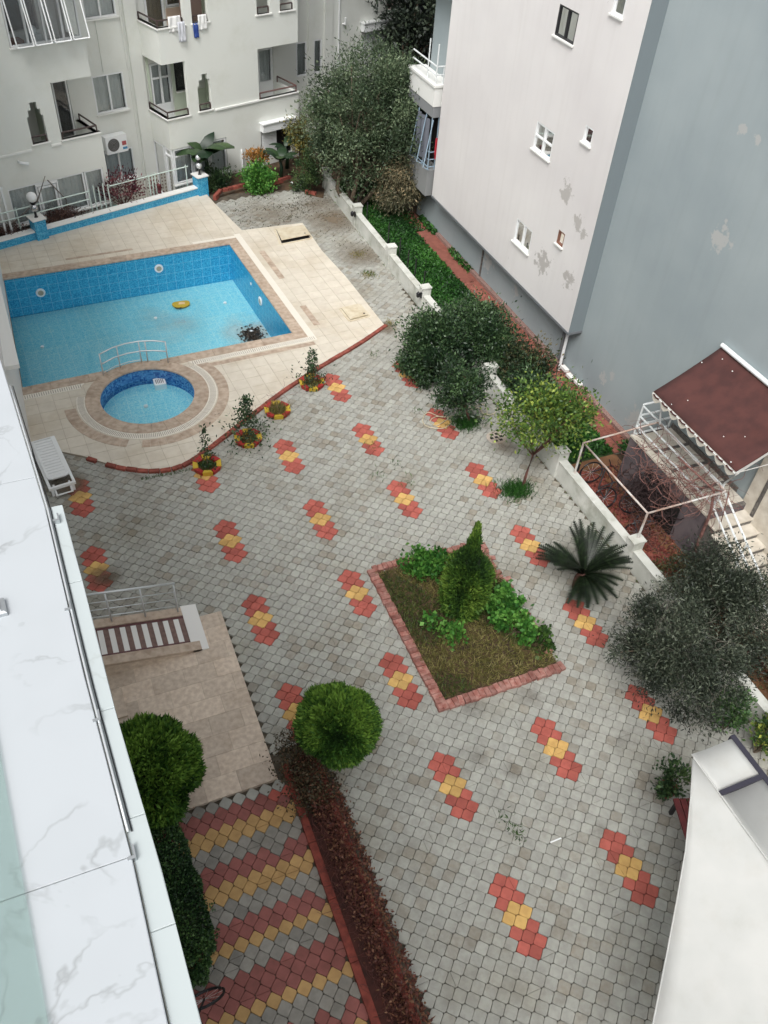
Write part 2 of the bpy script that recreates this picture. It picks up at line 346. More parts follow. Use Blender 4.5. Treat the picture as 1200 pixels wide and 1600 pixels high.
def marble(name, base, vein, strength=.6, scale=1.6):
    m = bpy.data.materials.new(name); m.use_nodes = True; t = m.node_tree; b = t.nodes['Principled BSDF']; N = t.nodes.new; L = t.links.new
    g = N('ShaderNodeNewGeometry')
    n = N('ShaderNodeTexNoise'); n.inputs['Scale'].default_value = scale; n.inputs['Detail'].default_value = 5; n.inputs['Distortion'].default_value = .35; L(g.outputs['Position'], n.inputs['Vector'])
    s = N('ShaderNodeMath'); s.operation = 'SUBTRACT'; L(n.outputs['Fac'], s.inputs[0]); s.inputs[1].default_value = .5
    a = N('ShaderNodeMath'); a.operation = 'ABSOLUTE'; L(s.outputs[0], a.inputs[0])
    r = N('ShaderNodeMapRange'); r.inputs[1].default_value = 0; r.inputs[2].default_value = .012; r.inputs[3].default_value = strength; r.inputs[4].default_value = 0; L(a.outputs[0], r.inputs[0])
    n2 = N('ShaderNodeTexNoise'); n2.inputs['Scale'].default_value = scale*1.3; n2.inputs['Detail'].default_value = 2; L(g.outputs['Position'], n2.inputs['Vector'])
    r2 = N('ShaderNodeMapRange'); r2.inputs[1].default_value = .45; r2.inputs[2].default_value = .7; L(n2.outputs['Fac'], r2.inputs[0])
    mu = N('ShaderNodeMath'); mu.operation = 'MULTIPLY'; L(r.outputs[0], mu.inputs[0]); L(r2.outputs[0], mu.inputs[1])
    ad = N('ShaderNodeMath'); ad.operation = 'MULTIPLY_ADD'; L(r2.outputs[0], ad.inputs[0]); ad.inputs[1].default_value = .06; L(mu.outputs[0], ad.inputs[2])
    x = N('ShaderNodeMix'); x.data_type = 'RGBA'; L(ad.outputs[0], x.inputs[0]); x.inputs[6].default_value = (*base, 1); x.inputs[7].default_value = (*vein, 1)
    L(x.outputs[2], b.inputs['Base Color']); b.inputs['Roughness'].default_value = .7; b.inputs['Specular IOR Level'].default_value = .1
    return m
M_marble = marble('marble_white', lin((178,183,187)), lin((112,114,112)), .55, 3.2)
M_marble2 = marble('marble_strip', lin((178,186,187)), lin((150,154,150)), .3, 3)

def peel_wall(name, base, spots, patch, big=None, vec=(0,1,2)):
    """painted render whose paint has flaked off in a few places (spots: world centre, radius)"""
    m = bpy.data.materials.new(name); m.use_nodes = True; t = m.node_tree; b = t.nodes['Principled BSDF']; N = t.nodes.new; L = t.links.new
    g = N('ShaderNodeNewGeometry'); pos = g.outputs['Position']
    n = N('ShaderNodeTexNoise'); n.inputs['Scale'].default_value = 5; n.inputs['Detail'].default_value = 7; n.inputs['Roughness'].default_value = .7; L(pos, n.inputs['Vector'])
    acc = None
    for (c, rad) in spots:
        d = N('ShaderNodeVectorMath'); d.operation = 'DISTANCE'; L(pos, d.inputs[0]); d.inputs[1].default_value = c
        r = N('ShaderNodeMapRange'); r.inputs[1].default_value = 0; r.inputs[2].default_value = rad; r.inputs[3].default_value = 1; r.inputs[4].default_value = 0; L(d.outputs['Value'], r.inputs[0])
        if acc is None: acc = r.outputs[0]
        else:
            q = N('ShaderNodeMath'); q.operation = 'MAXIMUM'; L(acc, q.inputs[0]); L(r.outputs[0], q.inputs[1]); acc = q.outputs[0]
    q0 = N('ShaderNodeMath'); q0.operation = 'MULTIPLY'; L(acc, q0.inputs[0]); q0.inputs[1].default_value = .55
    q = N('ShaderNodeMath'); q.operation = 'MULTIPLY_ADD'; L(n.outputs['Fac'], q.inputs[0]); q.inputs[1].default_value = 1.5; L(q0.outputs[0], q.inputs[2])
    st = N('ShaderNodeMapRange'); st.inputs[1].default_value = 1.06; st.inputs[2].default_value = 1.09; L(q.outputs[0], st.inputs[0])
    n2 = N('ShaderNodeTexNoise'); n2.inputs['Scale'].default_value = .35; n2.inputs['Detail'].default_value = 5; L(pos, n2.inputs['Vector'])
    x0 = N('ShaderNodeMix'); x0.data_type = 'RGBA'; r0 = N('ShaderNodeMapRange'); r0.inputs[1].default_value = .35; r0.inputs[2].default_value = .7; L(n2.outputs['Fac'], r0.inputs[0]); L(r0.outputs[0], x0.inputs[0]); x0.inputs[6].default_value = (*base, 1); x0.inputs[7].default_value = (*(big or tuple(v*.86 for v in base)), 1)
    mp = N('ShaderNodeMapping'); mp.inputs['Scale'].default_value = (5, 5, .3); L(pos, mp.inputs[0]); n4 = N('ShaderNodeTexNoise'); n4.inputs['Scale'].default_value = 1; n4.inputs['Detail'].default_value = 6; L(mp.outputs[0], n4.inputs['Vector'])
    r4 = N('ShaderNodeMapRange'); r4.inputs[1].default_value = .5; r4.inputs[2].default_value = .72; r4.inputs[4].default_value = .22; L(n4.outputs['Fac'], r4.inputs[0])
    x4 = N('ShaderNodeMix'); x4.data_type = 'RGBA'; x4.blend_type = 'MULTIPLY'; L(r4.outputs[0], x4.inputs[0]); L(x0.outputs[2], x4.inputs[6]); x4.inputs[7].default_value = (.84,.83,.81,1)
    x = N('ShaderNodeMix'); x.data_type = 'RGBA'; L(st.outputs[0], x.inputs[0]); L(x4.outputs[2], x.inputs[6]); x.inputs[7].default_value = (*patch, 1)
    L(x.outputs[2], b.inputs['Base Color']); b.inputs['Roughness'].default_value = .9
    n3 = N('ShaderNodeTexNoise'); n3.inputs['Scale'].default_value = 60; L(pos, n3.inputs['Vector'])
    bp = N('ShaderNodeBump'); bp.inputs['Strength'].default_value = .15; bp.inputs['Distance'].default_value = .01; L(n3.outputs['Fac'], bp.inputs['Height']); L(bp.outputs[0], b.inputs['Normal'])
    return m
M_towerw = peel_wall('tower_white', lin((226,223,221)), [((13.15,18.3,2.75),.75),((13.15,16.95,2.95),.55),((13.15,17.9,4.95),.5),((13.15,17.1,4.5),.4),((13.15,16.75,4.35),.3),((13.15,17.7,3.9),.3)], lin((184,180,176)), big=lin((214,210,209)))
M_towerg = peel_wall('tower_grey', lin((163,173,175)), [((13.6,12.7,6.1),.55),((13.6,13.2,.6),.9),((13.6,14.7,1.2),.25),((13.6,15,.9),.3),((13.6,13.2,8.2),.25),((13.6,12.7,8.2),.2),((13.6,22,.9),.7),((13.6,20,.8),.4)], lin((176,178,176)), big=lin((146,157,161)))

# ------------------------------------------------------------------ foliage helpers
def leaf_mesh(name, P, D, L, Wd, mats, parent=None, rnd=None, fold=.0, **kw):
    """one small leaf face per point P, long axis D, length L, width Wd"""
    n = len(P); D = D/np.linalg.norm(D, axis=1, keepdims=True)
    rv = RNG.normal(size=(n, 3)); Sd = np.cross(D, rv); Sd /= np.linalg.norm(Sd, axis=1, keepdims=True)+1e-9
    Lv = (L*(.7+.6*RNG.random(n)))[:, None]; Wv = (Wd*(.7+.6*RNG.random(n)))[:, None]
    root = parent
    while root and root.parent: root = root.parent
    o0 = np.array(ORG.get(root.name, Vector((0,0,0)))) if root else np.zeros(3)
    P = P-o0
    V = np.empty((n, 4, 3)); V[:, 0] = P; V[:, 1] = P+D*Lv*.45+Sd*Wv*.5; V[:, 2] = P+D*Lv; V[:, 3] = P+D*Lv*.45-Sd*Wv*.5
    me = bpy.data.meshes.new(name); me.vertices.add(4*n); me.vertices.foreach_set('co', V.reshape(-1))
    me.loops.add(4*n); me.loops.foreach_set('vertex_index', np.arange(4*n, dtype=np.int32))
    me.polygons.add(n); me.polygons.foreach_set('loop_start', np.arange(0, 4*n, 4, dtype=np.int32)); me.polygons.foreach_set('loop_total', np.full(n, 4, dtype=np.int32))
    me.materials.append(mats)
    a = me.attributes.new('rnd', 'FLOAT', 'FACE'); a.data.foreach_set('value', (RNG.random(n) if rnd is None else rnd).astype(np.float32))
    me.update(calc_edges=True); me.validate()
    return put(bpy.data.objects.new(name, me), parent, **kw)
def clumps(c, rad, k, n, cr, hollow=.55, flat=1.0, seed=None):
    """n points gathered in k clumps over an ellipsoid of radii rad; returns points, outward dirs, per-leaf tone"""
    d = RNG.normal(size=(k, 3)); d /= np.linalg.norm(d, axis=1, keepdims=True)
    rr = (hollow+(1-hollow)*RNG.random(k)**.7)*(.82+.34*RNG.random(k))
    cc = d*rr[:, None]*np.array(rad)
    w = .5+RNG.random(k); w /= w.sum(); idx = RNG.choice(k, n, p=w)
    cs = (.55+.9*RNG.random(k))[idx][:, None]; off = RNG.normal(size=(n, 3))*cr*cs*np.array([1, 1, flat])
    P = cc[idx]+off
    tone = np.clip(.5+.35*RNG.normal(size=k)[idx]*.6+.25*RNG.normal(size=n), 0, 1)
    out = P/np.array(rad)
    out = out/(np.linalg.norm(out, axis=1, keepdims=True)+1e-6)
    return P+np.array(c), out, tone, cc+np.array(c)
def tree(name, base, label, cat, c, rad, k, n, cr, L, Wd, lm, bark=M_bark, tr=.09, limbs=6, hollow=.55, group=None, stems=1, up=.3, spread=.12, crown='crown'):
    t = thing(name, base, label, cat, group)
    P, out, tone, cc = clumps(c, rad, k, n, cr, hollow)
    D = out*.6+RNG.normal(size=P.shape)*.7+np.array([0, 0, up])
    leaf_mesh(crown, P, D, L, Wd, lm, t, rnd=tone)
    mb = MB(); b = Vector(base); cv = Vector(c)
    for s in range(stems):
        a = 2*PI*s/max(1, stems)+.5; o = Vector((math.cos(a), math.sin(a), 0))*(spread if stems > 1 else 0)
        fork = b.lerp(cv, .45)+o*2.2
        mb.tube([b+o*.5, b.lerp(fork, .5)+o*.8+Vector((random.uniform(-.05,.05), random.uniform(-.05,.05), 0)), fork], tr, 7, r1=tr*.7)
        for q in range(limbs):
            e = Vector(cc[(q*7+s*13) % len(cc)]); m = fork.lerp(e, .5)+Vector((random.uniform(-.1,.1), random.uniform(-.1,.1), -.08))
            mb.tube([fork, m, e], tr*.5, 5, r1=tr*.12)
    mb.build('trunk', bark, t, smooth=True)
    return t
def tufts(name, P, h, w, m, parent=None, rnd=None, lean=.5, **kw):
    D = RNG.normal(size=(len(P), 3))*lean; D[:, 2] = 1
    return leaf_mesh(name, P, D, h, w, m, parent, rnd=rnd, **kw)

# ================================================================== THE SETTING
POOL_W = 8.1; POOL_D = 6.05; KC = Vector((1.80, 19.02, 0)); KR = 1.27; DZ = .10
deck_outer = [(-1.30,17.9),(-.75,17.45),(-.17,17.05),(.5,16.42),(1.2,16.02),(1.73,15.9),(2.2,16.0),(3.11,16.6),(4.17,17.37),(5.3,18.15),(6.72,18.99),(8.21,19.75),(9.33,20.45),(9.22,23.65),(9.05,25.57),(9.07,27.72),(6.8,27.72),(6.4,30.1),(6.3,31.05),(-1.3,28.42)]
def circ(c, r, n=40, a0=0, a1=2*PI): return [(c[0]+r*math.cos(a0+(a1-a0)*i/n), c[1]+r*math.sin(a0+(a1-a0)*i/n)) for i in range(n)]
def half0(poly, nx, ny, d):
    out = []
    for i in range(len(poly)):
        a, b = poly[i-1], poly[i]; fa = nx*a[0]+ny*a[1]-d; fb = nx*b[0]+ny*b[1]-d
        if fa*fb < 0: t = fa/(fa-fb); out.append((a[0]+t*(b[0]-a[0]), a[1]+t*(b[1]-a[1])))
        if fb <= 0: out.append(b)
    return out
pool_q = [tuple(TP(p)[:2]) for p in ((-POOL_W,0,0),(0,0,0),(0,POOL_D,0),(-POOL_W,POOL_D,0))]
hole_big = [tuple(TP(p)[:2]) for p in ((-POOL_W-.2,-.1,0),(.1,-.1,0),(.1,POOL_D+.1,0),(-POOL_W-.2,POOL_D+.1,0))]
hole_big = half0(hole_big, -1, 0, 1.285)
A_ = Vector((-2.2,28.08,0)); B_ = Vector((6.4,31.05,0)); dW = (B_-A_).normalized(); nW = Vector((-dW.y, dW.x, 0)); LW = (B_-A_).length
TW = lambda p: A_+dW*p[0]+nW*p[1]+Vector((0,0,p[2]))
patio_hole = [tuple(TW(p)[:2]) for p in ((-3,.12,0),(9.0,.12,0),(9.0,4.2,0),(-3,4.2,0))]
sheet('ground', [(-90,-60),(110,-60),(110,140),(-90,140)], [hole_big, circ(KC, KR+.06), patio_hole], -.012, M_soil, kind='structure')

# --- deck: bed, then tiles
deck = sheet('pool_deck', deck_outer, [hole_big, circ(KC, KR+.06)], DZ-.012, M_grout, kind='structure')
mb = MB()
for i in range(len(deck_outer)):
    a, b = deck_outer[i-1], deck_outer[i]; mb.add([(a[0],a[1],-.01),(b[0],b[1],-.01),(b[0],b[1],DZ-.012),(a[0],a[1],DZ-.012)], [(0,1,2,3)])
mb.build('deck_edge', M_grout, deck)
TS = .42; cand = []
for i in range(-20, 9):
    for j in range(-13, 26):
        x0, y0 = i*TS, j*TS; g = .004
        q = [(x0+g,y0+g),(x0+TS-g,y0+g),(x0+TS-g,y0+TS-g),(x0+g,y0+TS-g)]
        polys = [q]
        R0 = (-POOL_W-.5, .14, -.14, POOL_D+.14)
        if x0+TS > R0[0] and x0 < R0[1] and y0+TS > R0[2] and y0 < R0[3]:
            polys = [half(q,-1,0,-R0[1]), half(half(q,1,0,R0[1]),0,1,R0[2]), half(half(q,1,0,R0[1]),0,-1,-R0[3])]
        for P in polys:
            if len(P) < 3: continue
            Wp = [tuple(TP((p[0],p[1],0))[:2]) for p in P]
            cx = sum(p[0] for p in Wp)/len(Wp); cy = sum(p[1] for p in Wp)/len(Wp)
            d = math.hypot(cx-KC.x, cy-KC.y)
            if d < KR+.12: continue
            if d < KR+.5: nx, ny = (KC.x-cx)/d, (KC.y-cy)/d; Wp = half(Wp, nx, ny, nx*KC.x+ny*KC.y-(KR+.14))
            if len(Wp) < 3: continue
            Wp = clip_convex(list(deck_outer), Wp) if not all(inpoly(p[0], p[1], deck_outer) for p in Wp) else Wp
            if len(Wp) < 3: continue
            cx = sum(p[0] for p in Wp)/len(Wp); cy = sum(p[1] for p in Wp)/len(Wp)
            cand.append((math.hypot(cx, cy), Wp))
cand.sort(key=lambda c: c[0]); far = MB()
for k, (d, Wp) in enumerate(cand):
    h = DZ+random.uniform(-.001, .001)
    if k < 295:
        m1 = MB(); m1.prism(Wp, DZ-.011, h); m1.build('deck_tile', M_deck, deck)
    else: far.prism(Wp, DZ-.011, h, 0, random.random())
if far.f: far.build('deck_tile', M_deck, deck, kind='stuff')

# --- pool shell
pool = put(bpy.data.objects.new('swimming_pool', None), kind='structure'); pool.location = (0,0,0)
def quad(name, pts, uv, m, parent): 
    mb = MB(); mb.add(pts, [(0,1,2,3)]); o = mb.build(name, m, parent); set_uv(o, uv); return o
ZF = -1.28; Wd, Dp = POOL_W, POOL_D; ZT = DZ
quad('pool_floor', [TP((-Wd,0,ZF)),TP((0,0,ZF)),TP((0,Dp,ZF)),TP((-Wd,Dp,ZF))], [(0,0),(Wd,0),(Wd,Dp),(0,Dp)], M_mosl, pool)
for P, L_ in ((((-Wd,Dp),(0,Dp)), Wd), (((0,Dp),(0,0)), Dp), (((0,0),(-Wd,0)), Wd), (((-Wd,0),(-Wd,Dp)), Dp)):
    a, b = P
    quad('pool_wall', [TP((*a,ZF)),TP((*b,ZF)),TP((*b,ZT)),TP((*a,ZT))], [(0,ZF),(L_,ZF),(L_,ZT),(0,ZT)], M_mosd, pool)
mb = MB(); mb.add([TP((-Wd,0,ZF+.035)),TP((0,0,ZF+.035)),TP((0,Dp,ZF+.035)),TP((-Wd,Dp,ZF+.035))], [(0,1,2,3)]); mb.build('water', M_water, None, kind='structure')
n = 48; kd = -.42
mb = MB(); fl = circ(KC, KR, n); mb.add([(p[0],p[1],kd) for p in fl], [tuple(range(n))]); o = mb.build('pool_floor', M_mosl, pool); set_uv(o, fl)
mb = MB(); mb.add([(p[0],p[1],kd) for p in fl]+[(p[0],p[1],ZT) for p in fl], [(i,n+i,n+(i+1)%n,(i+1)%n) for i in range(n)])
o = mb.build('pool_wall', M_mosk, pool); c = 2*PI*KR/n; set_uv(o, [q for i in range(n) for q in ((i*c,kd),(i*c,ZT),((i+1)*c,ZT),((i+1)*c,kd))])
mb = MB(); mb.add([(p[0],p[1],kd+.17) for p in fl], [tuple(range(n))]); mb.build('water', M_water, None, kind='structure')
# coping stones round the big pool
def strip(name, s0, s1, t0, t1, length, m, z0, z1, axis, skip=None, jig=.0, bev=.008):
    a0, a1 = (s0, s1) if axis == 0 else (t0, t1); k = max(1, round((a1-a0)/length)); st = (a1-a0)/k
    for i in range(k):
        lo, hi = a0+i*st+.002, a0+(i+1)*st-.002
        q = [(lo,t0),(hi,t0),(hi,t1),(lo,t1)] if axis == 0 else [(s0,lo),(s1,lo),(s1,hi),(s0,hi)]
        Wp = [tuple(TP((p[0],p[1],0))[:2]) for p in q]
        if skip:
            cx, cy = sum(p[0] for p in Wp)/4, sum(p[1] for p in Wp)/4; dd = math.hypot(cx-KC.x, cy-KC.y)
            if dd < skip-.15: continue
            if dd < skip+.5: nx, ny = (KC.x-cx)/dd, (KC.y-cy)/dd; Wp = half(Wp, nx, ny, nx*KC.x+ny*KC.y-skip)
            if len(Wp) < 3: continue
        mb = MB(); mb.prism(Wp, z0, z1+random.uniform(-.0015,.0015), bev=bev); mb.build(name, m, pool)
R1, R2, R3 = KR+.36, KR+.58, KR+.90
strip('coping_stone', -Wd, .0, Dp-.03, Dp+.33, .5, M_trav, DZ-.02, DZ+.022, 0)
strip('coping_stone', -.03, .33, -.33, Dp+.33, .5, M_trav, DZ-.02, DZ+.024, 1)
strip('coping_stone', -Wd, -.03, -.33, .03, .5, M_trav, DZ-.02, DZ+.022, 0, skip=R1)
strip('gutter_grate', -Wd, .55, -.55, -.33, .25, M_gutter, DZ+.001, DZ+.012, 0, skip=R2, bev=.004)
strip('gutter_grate', .33, .55, -.33, Dp+.6, .25, M_gutter, DZ+.001, DZ+.012, 1, bev=.004)
strip('gutter_grate', -1.2, .33, Dp+.33, Dp+.5, .25, M_gutter, DZ+.001, DZ+.01, 0, bev=.004)
strip('border_tile', .75, .95, .2, 1.4, .3, M_trav, DZ+.001, DZ+.006, 1, bev=.002)
strip('border_tile', .75, .95, 3.2, 5.2, .3, M_trav, DZ+.001, DZ+.006, 1, bev=.002)
strip('border_tile', -3.1, .4, -.78, -.6, .3, M_trav, DZ+.001, DZ+.006, 0, skip=R3, bev=.002)
strip('border_tile', -5.4, -3.2, Dp+.62, Dp+.74, .3, M_trav, DZ+.001, DZ+.006, 0, bev=.002)
def ring(name, r0, r1, k, m, z0, z1, a0=0, a1=2*PI, bev=.006):
    for i in range(k):
        b0, b1 = a0+(a1-a0)*i/k+.0015, a0+(a1-a0)*(i+1)/k-.0015; bm_ = (b0+b1)/2
        P = [(KC.x+r*math.cos(b), KC.y+r*math.sin(b)) for r, b in ((r0,b0),(r1,b0),(r1,bm_),(r1,b1),(r0,b1),(r0,bm_))]
        mb = MB(); mb.prism(P, z0, z1+random.uniform(-.001,.001), bev=bev); mb.build(name, m, pool)
ring('coping_stone', KR-.03, R1, 26, M_trav, DZ-.02, DZ+.026)
ring('gutter_grate', R1, R2, 44, M_gutter, DZ+.001, DZ+.015, math.radians(165), math.radians(395), bev=.003)
ring('border_tile', R2+.03, R3, 14, M_trav, DZ+.001, DZ+.008, math.radians(180), math.radians(245), bev=.002)
ring('border_tile', R2+.03, R3, 26, M_trav, DZ+.001, DZ+.008, math.radians(255), math.radians(405), bev=.002)
# grate slots
gm = MB()
for i in range(150):
    a = math.radians(165+230*(i+.5)/150); c_, s_ = math.cos(a), math.sin(a); w = .008
    for (ra, rb) in ((R1+.03, R1+.19),):
        gm.add([(KC.x+ra*c_+w*s_, KC.y+ra*s_-w*c_, DZ+.0175),(KC.x+rb*c_+w*s_, KC.y+rb*s_-w*c_, DZ+.0175),(KC.x+rb*c_-w*s_, KC.y+rb*s_+w*c_, DZ+.0175),(KC.x+ra*c_-w*s_, KC.y+ra*s_+w*c_, DZ+.0175)], [(0,1,2,3)])
s_ = -Wd
while s_ < .5:
    c2 = TP((s_, -.44, 0)); 
    if math.hypot(c2.x-KC.x, c2.y-KC.y) > R2: gm.add([TP((s_-.008,-.52,DZ+.0145)),TP((s_+.008,-.52,DZ+.0145)),TP((s_+.008,-.36,DZ+.0145)),TP((s_-.008,-.36,DZ+.0145))], [(0,1,2,3)])
    s_ += .06
gm.build('gutter_slots', mat('slot_shadow', lin((150,142,130)), .9), pool, kind='stuff')
# niche lights and inlets of the pool
def niche(p, n_, r=.15):
    mb = MB(); n_ = Vector(n_).normalized(); a = n_.cross(Vector((0,0,1))).normalized(); b = Vector((0,0,1))
    def disc(r_, h, mi): 
        vs = [p+n_*0.002+a*(r_*math.cos(2*PI*i/20))+b*(r_*math.sin(2*PI*i/20)) for i in range(20)]+[p+n_*h+a*(r_*.96*math.cos(2*PI*i/20))+b*(r_*.96*math.sin(2*PI*i/20)) for i in range(20)]
        mb.add(vs, [tuple(range(20,40))]+[(i,(i+1)%20,20+(i+1)%20,20+i) for i in range(20)], mi)
    disc(r, .03, 0); disc(r*.62, .036, 1); return mb
LENS = mat('lamp_lens', lin((170,166,148)), .4)
for (s1, z1, wall) in ((-6.45,-.55,0),(-2.55,-.38,0),(0,0,1)):
    if wall == 0: o = niche(TP((s1, Dp, z1)), -PV); 
    else: o = niche(TP((0, 3.0, -.45)), -PU)
    o.build('pool_light', [M_whitep, LENS], pool, smooth=False)
mb = MB(); 
for q in ((-6.9,4.0),(-3.2,4.45),(-6.0,1.4),(-2.2,1.9),(-.75,4.6),(-.5,2.6)):
    mb = MB(); mb.lathe([(.055,0),(.055,.045),(.03,.05)], TP((q[0],q[1],ZF)), 12); mb.build('floor_inlet', M_whitep, pool)
for z1 in (-.2,): 
    mb = MB(); q = TP((-.012, 3.9, -.3)); mb.sphere(q, .05, 10, sc=(.4,1,1)); mb.build('wall_inlet', M_whitep, pool)
mb = MB(); kp = at(228,635,-.4); mb.lathe([(.06,0),(.06,.03),(.03,.04)], kp, 12); mb.build('floor_inlet', M_whitep, pool)
dp = at(250,601,-.35); drain = thing('floor_drain', (dp.x, dp.y, kd), 'square white drain grate on the floor of the round paddling pool', 'drain grate')
mb = MB(); h_ = .16; mb.box(dp.x-h_,dp.x+h_,dp.y-h_,dp.y+h_,kd+.001,kd+.19); mb.build('frame', M_whitep, drain)
for i in range(5): mb = MB(); mb.box(dp.x-.11+i*.048,dp.x-.09+i*.048,dp.y-.1,dp.y+.1,kd+.191,kd+.196); mb.build('slot', M_strip, drain)
# yellow float and debris in the pool
yp = at(283,475,ZF+.06); yf = thing('kickboard', (yp.x,yp.y,ZF+.036), 'yellow plastic float with a dark loop handle lying on the pool floor', 'float')
mb = MB(); P_ = [(yp.x+.33*math.cos(a)*(1 if abs(math.cos(a))<.9 else .92), yp.y+.2*math.sin(a)+.03*math.cos(2*a)) for a in [2*PI*i/18 for i in range(18)]]
mb.prism(P_, ZF+.04, ZF+.09, bev=.02); mb.build('board', M_yelpaint, yf)
mb = MB(); mb.prism([(yp.x-.1,yp.y-.06),(yp.x+.12,yp.y-.09),(yp.x+.13,yp.y+.04),(yp.x-.05,yp.y+.09)], ZF+.0905, ZF+.096); mb.build('print', mat('float_print', lin((226,196,150)), .7), yf)
mb = MB(); mb.tube([(yp.x-.16+.1*math.cos(a)+.02, yp.y-.19+.1*math.sin(a), ZF+.07) for a in [PI+PI*i/8 for i in range(9)]], .014, 6); mb.build('handle', M_black, yf)
mud = bpy.data.materials.new('silt'); mud.use_nodes = True; t = mud.node_tree; N = t.nodes.new; L = t.links.new
g_ = N('ShaderNodeNewGeometry'); pr_ = t.nodes['Principled BSDF']; pr_.inputs['Base Color'].default_value = (*lin((206,212,210)), 1); pr_.inputs['Roughness'].default_value = .9
tr_ = N('ShaderNodeBsdfTransparent'); mx = N('ShaderNodeMixShader'); nn = N('ShaderNodeTexNoise'); nn.inputs['Scale'].default_value = .9; nn.inputs['Detail'].default_value = 8; L(g_.outputs['Position'], nn.inputs['Vector'])
acc = None
for (cx, rad) in ((TP((-.35,2.6,ZF)), 1.7), (TP((-2.7,4.2,ZF)), 2.6)):
    dd = N('ShaderNodeVectorMath'); dd.operation = 'DISTANCE'; L(g_.outputs['Position'], dd.inputs[0]); dd.inputs[1].default_value = cx
    rr = N('ShaderNodeMapRange'); rr.inputs[1].default_value = 0; rr.inputs[2].default_value = rad; rr.inputs[3].default_value = 1.1 if rad < 2 else .5; rr.inputs[4].default_value = 0; L(dd.outputs['Value'], rr.inputs[0])
    if acc is None: acc = rr.outputs[0]
    else: q = N('ShaderNodeMath'); q.operation = 'MAXIMUM'; L(acc, q.inputs[0]); L(rr.outputs[0], q.inputs[1]); acc = q.outputs[0]
q = N('ShaderNodeMath'); q.operation = 'MULTIPLY'; L(acc, q.inputs[0]); L(nn.outputs['Fac'], q.inputs[1])
st = N('ShaderNodeMapRange'); st.inputs[1].default_value = .12; st.inputs[2].default_value = .55; st.inputs[4].default_value = .85; L(q.outputs[0], st.inputs[0]); L(st.outputs[0], mx.inputs[0]); L(tr_.outputs[0], mx.inputs[1]); L(pr_.outputs[0], mx.inputs[2]); L(mx.outputs[0], t.nodes['Material Output'].inputs[0])
mb = MB(); mb.add([TP((-5.5,1,ZF+.004)),TP((-.01,1,ZF+.004)),TP((-.01,Dp-.01,ZF+.004)),TP((-5.5,Dp-.01,ZF+.004))], [(0,1,2,3)]); mb.build('silt', mud, None, kind='stuff')
P = np.array([TP((-.55+random.gauss(0,.16), 2.35+random.gauss(0,.22), ZF+.04)) for _ in range(500)]); D = RNG.normal(size=P.shape); D[:,2] *= .2
leaf_mesh('sunken_leaves', P, D, .1, .06, leafmat('rotten_leaf', lin((40,38,34)), lin((62,56,50)), lin((84,76,68))), kind='stuff')

# --- paving of the courtyard
AX, AY = .1555, -.1199; BX, BY = -.1545, -.1199; OX, OY = 4.7187, 3.5219
def stone_poly(hx, hy, kx, ky, ch=.16, g=.968, mixv=.6):
    """paving stone of the lattice h, k: a square-ish stone with two opposite corners cut, edges slightly rounded"""
    if hx*kx+hy*ky > 0: kx, ky = -kx, -ky
    nb = [(hx,hy),(hx+kx,hy+ky),(kx,ky),(-hx,-hy),(-hx-kx,-hy-ky),(-kx,-ky)]
    cor = [(.5*(hx+kx),.5*(hy+ky))]*2+[(.5*(kx-hx),.5*(ky-hy))]+[(-.5*(hx+kx),-.5*(hy+ky))]*2+[(.5*(hx-kx),.5*(hy-ky))]
    V = []
    for i in range(6):
        (ax, ay), (bx, by) = nb[i], nb[(i+1) % 6]; D = 2*(ax*by-ay*bx)
        ux = (by*(ax*ax+ay*ay)-ay*(bx*bx+by*by))/D; uy = (ax*(bx*bx+by*by)-bx*(ax*ax+ay*ay))/D
        V.append((ux*mixv+cor[i][0]*(1-mixv), uy*mixv+cor[i][1]*(1-mixv)))
    out = []
    for i in range(6):
        p, q, r = V[i-1], V[i], V[(i+1) % 6]; s0 = math.hypot(hx, hy)*ch
        for o_ in (p, r):
            L0 = math.hypot(o_[0]-q[0], o_[1]-q[1]); w = min(.3, s0*.55/L0); out.append(((q[0]+(o_[0]-q[0])*w)*g, (q[1]+(o_[1]-q[1])*w)*g))
    return out
def signed(P): return sum(P[i-1][0]*P[i][1]-P[i][0]*P[i-1][1] for i in range(len(P)))
SP = stone_poly(AX, AY, BX, BY)
if signed(SP) < 0: SP = SP[::-1]
def split_polys(P, d):
    nx, ny = d; L0 = math.hypot(nx, ny); nx /= L0; ny /= L0
    return [half(P, nx, ny, -.0015), half(P, -nx, -ny, -.0015)]
motif = {}
for (i, j) in ((-2,-2),(-1,-2),(-2,-1),(-1,-1),(0,-1),(-1,0),(2,1),(1,2),(2,2),(3,2),(2,3),(3,3)): motif[(i,j)] = 1
for (i, j) in ((0,0),(1,0),(0,1),(1,1)): motif[(i,j)] = 2
col = {}
pts = [(m_, n_) for (m_, n_) in ((0,0),(1,0),(2,0),(3,0),(4,0),(5,0),(0,1),(1,1),(4,1),(5,1),(6,1),(2,-1),(3,-1),(4,-1),(5,-1),(1,2),(2,2),(3,2),(4,2),(5,2),(6,2))]
offs = [(-10*m_+7*n_, -10*m_-7*n_) for m_, n_ in pts]
for (px, py) in ((128,779),(153,888)):
    p = at(px, py); dx, dy = p.x-OX, p.y-OY; det = AX*BY-BX*AY
    offs.append((round((dx*BY-BX*dy)/det), round((AX*dy-dx*AY)/det)))
for (a, b) in offs:
    for (i, j), c_ in motif.items(): col[(a+i, b+j)] = c_
bed_q = [(5.13,7.42),(8.0,7.42),(8.0,11.15),(5.13,11.25)]
def project(p):
    d = Vector(p)-CAM; z = d.dot(FWD); return 600+FPX*d.dot(RIGHT)/z, 800-FPX*d.dot(UP)/z
raised = deck_outer
WX = 10.84
stones = []
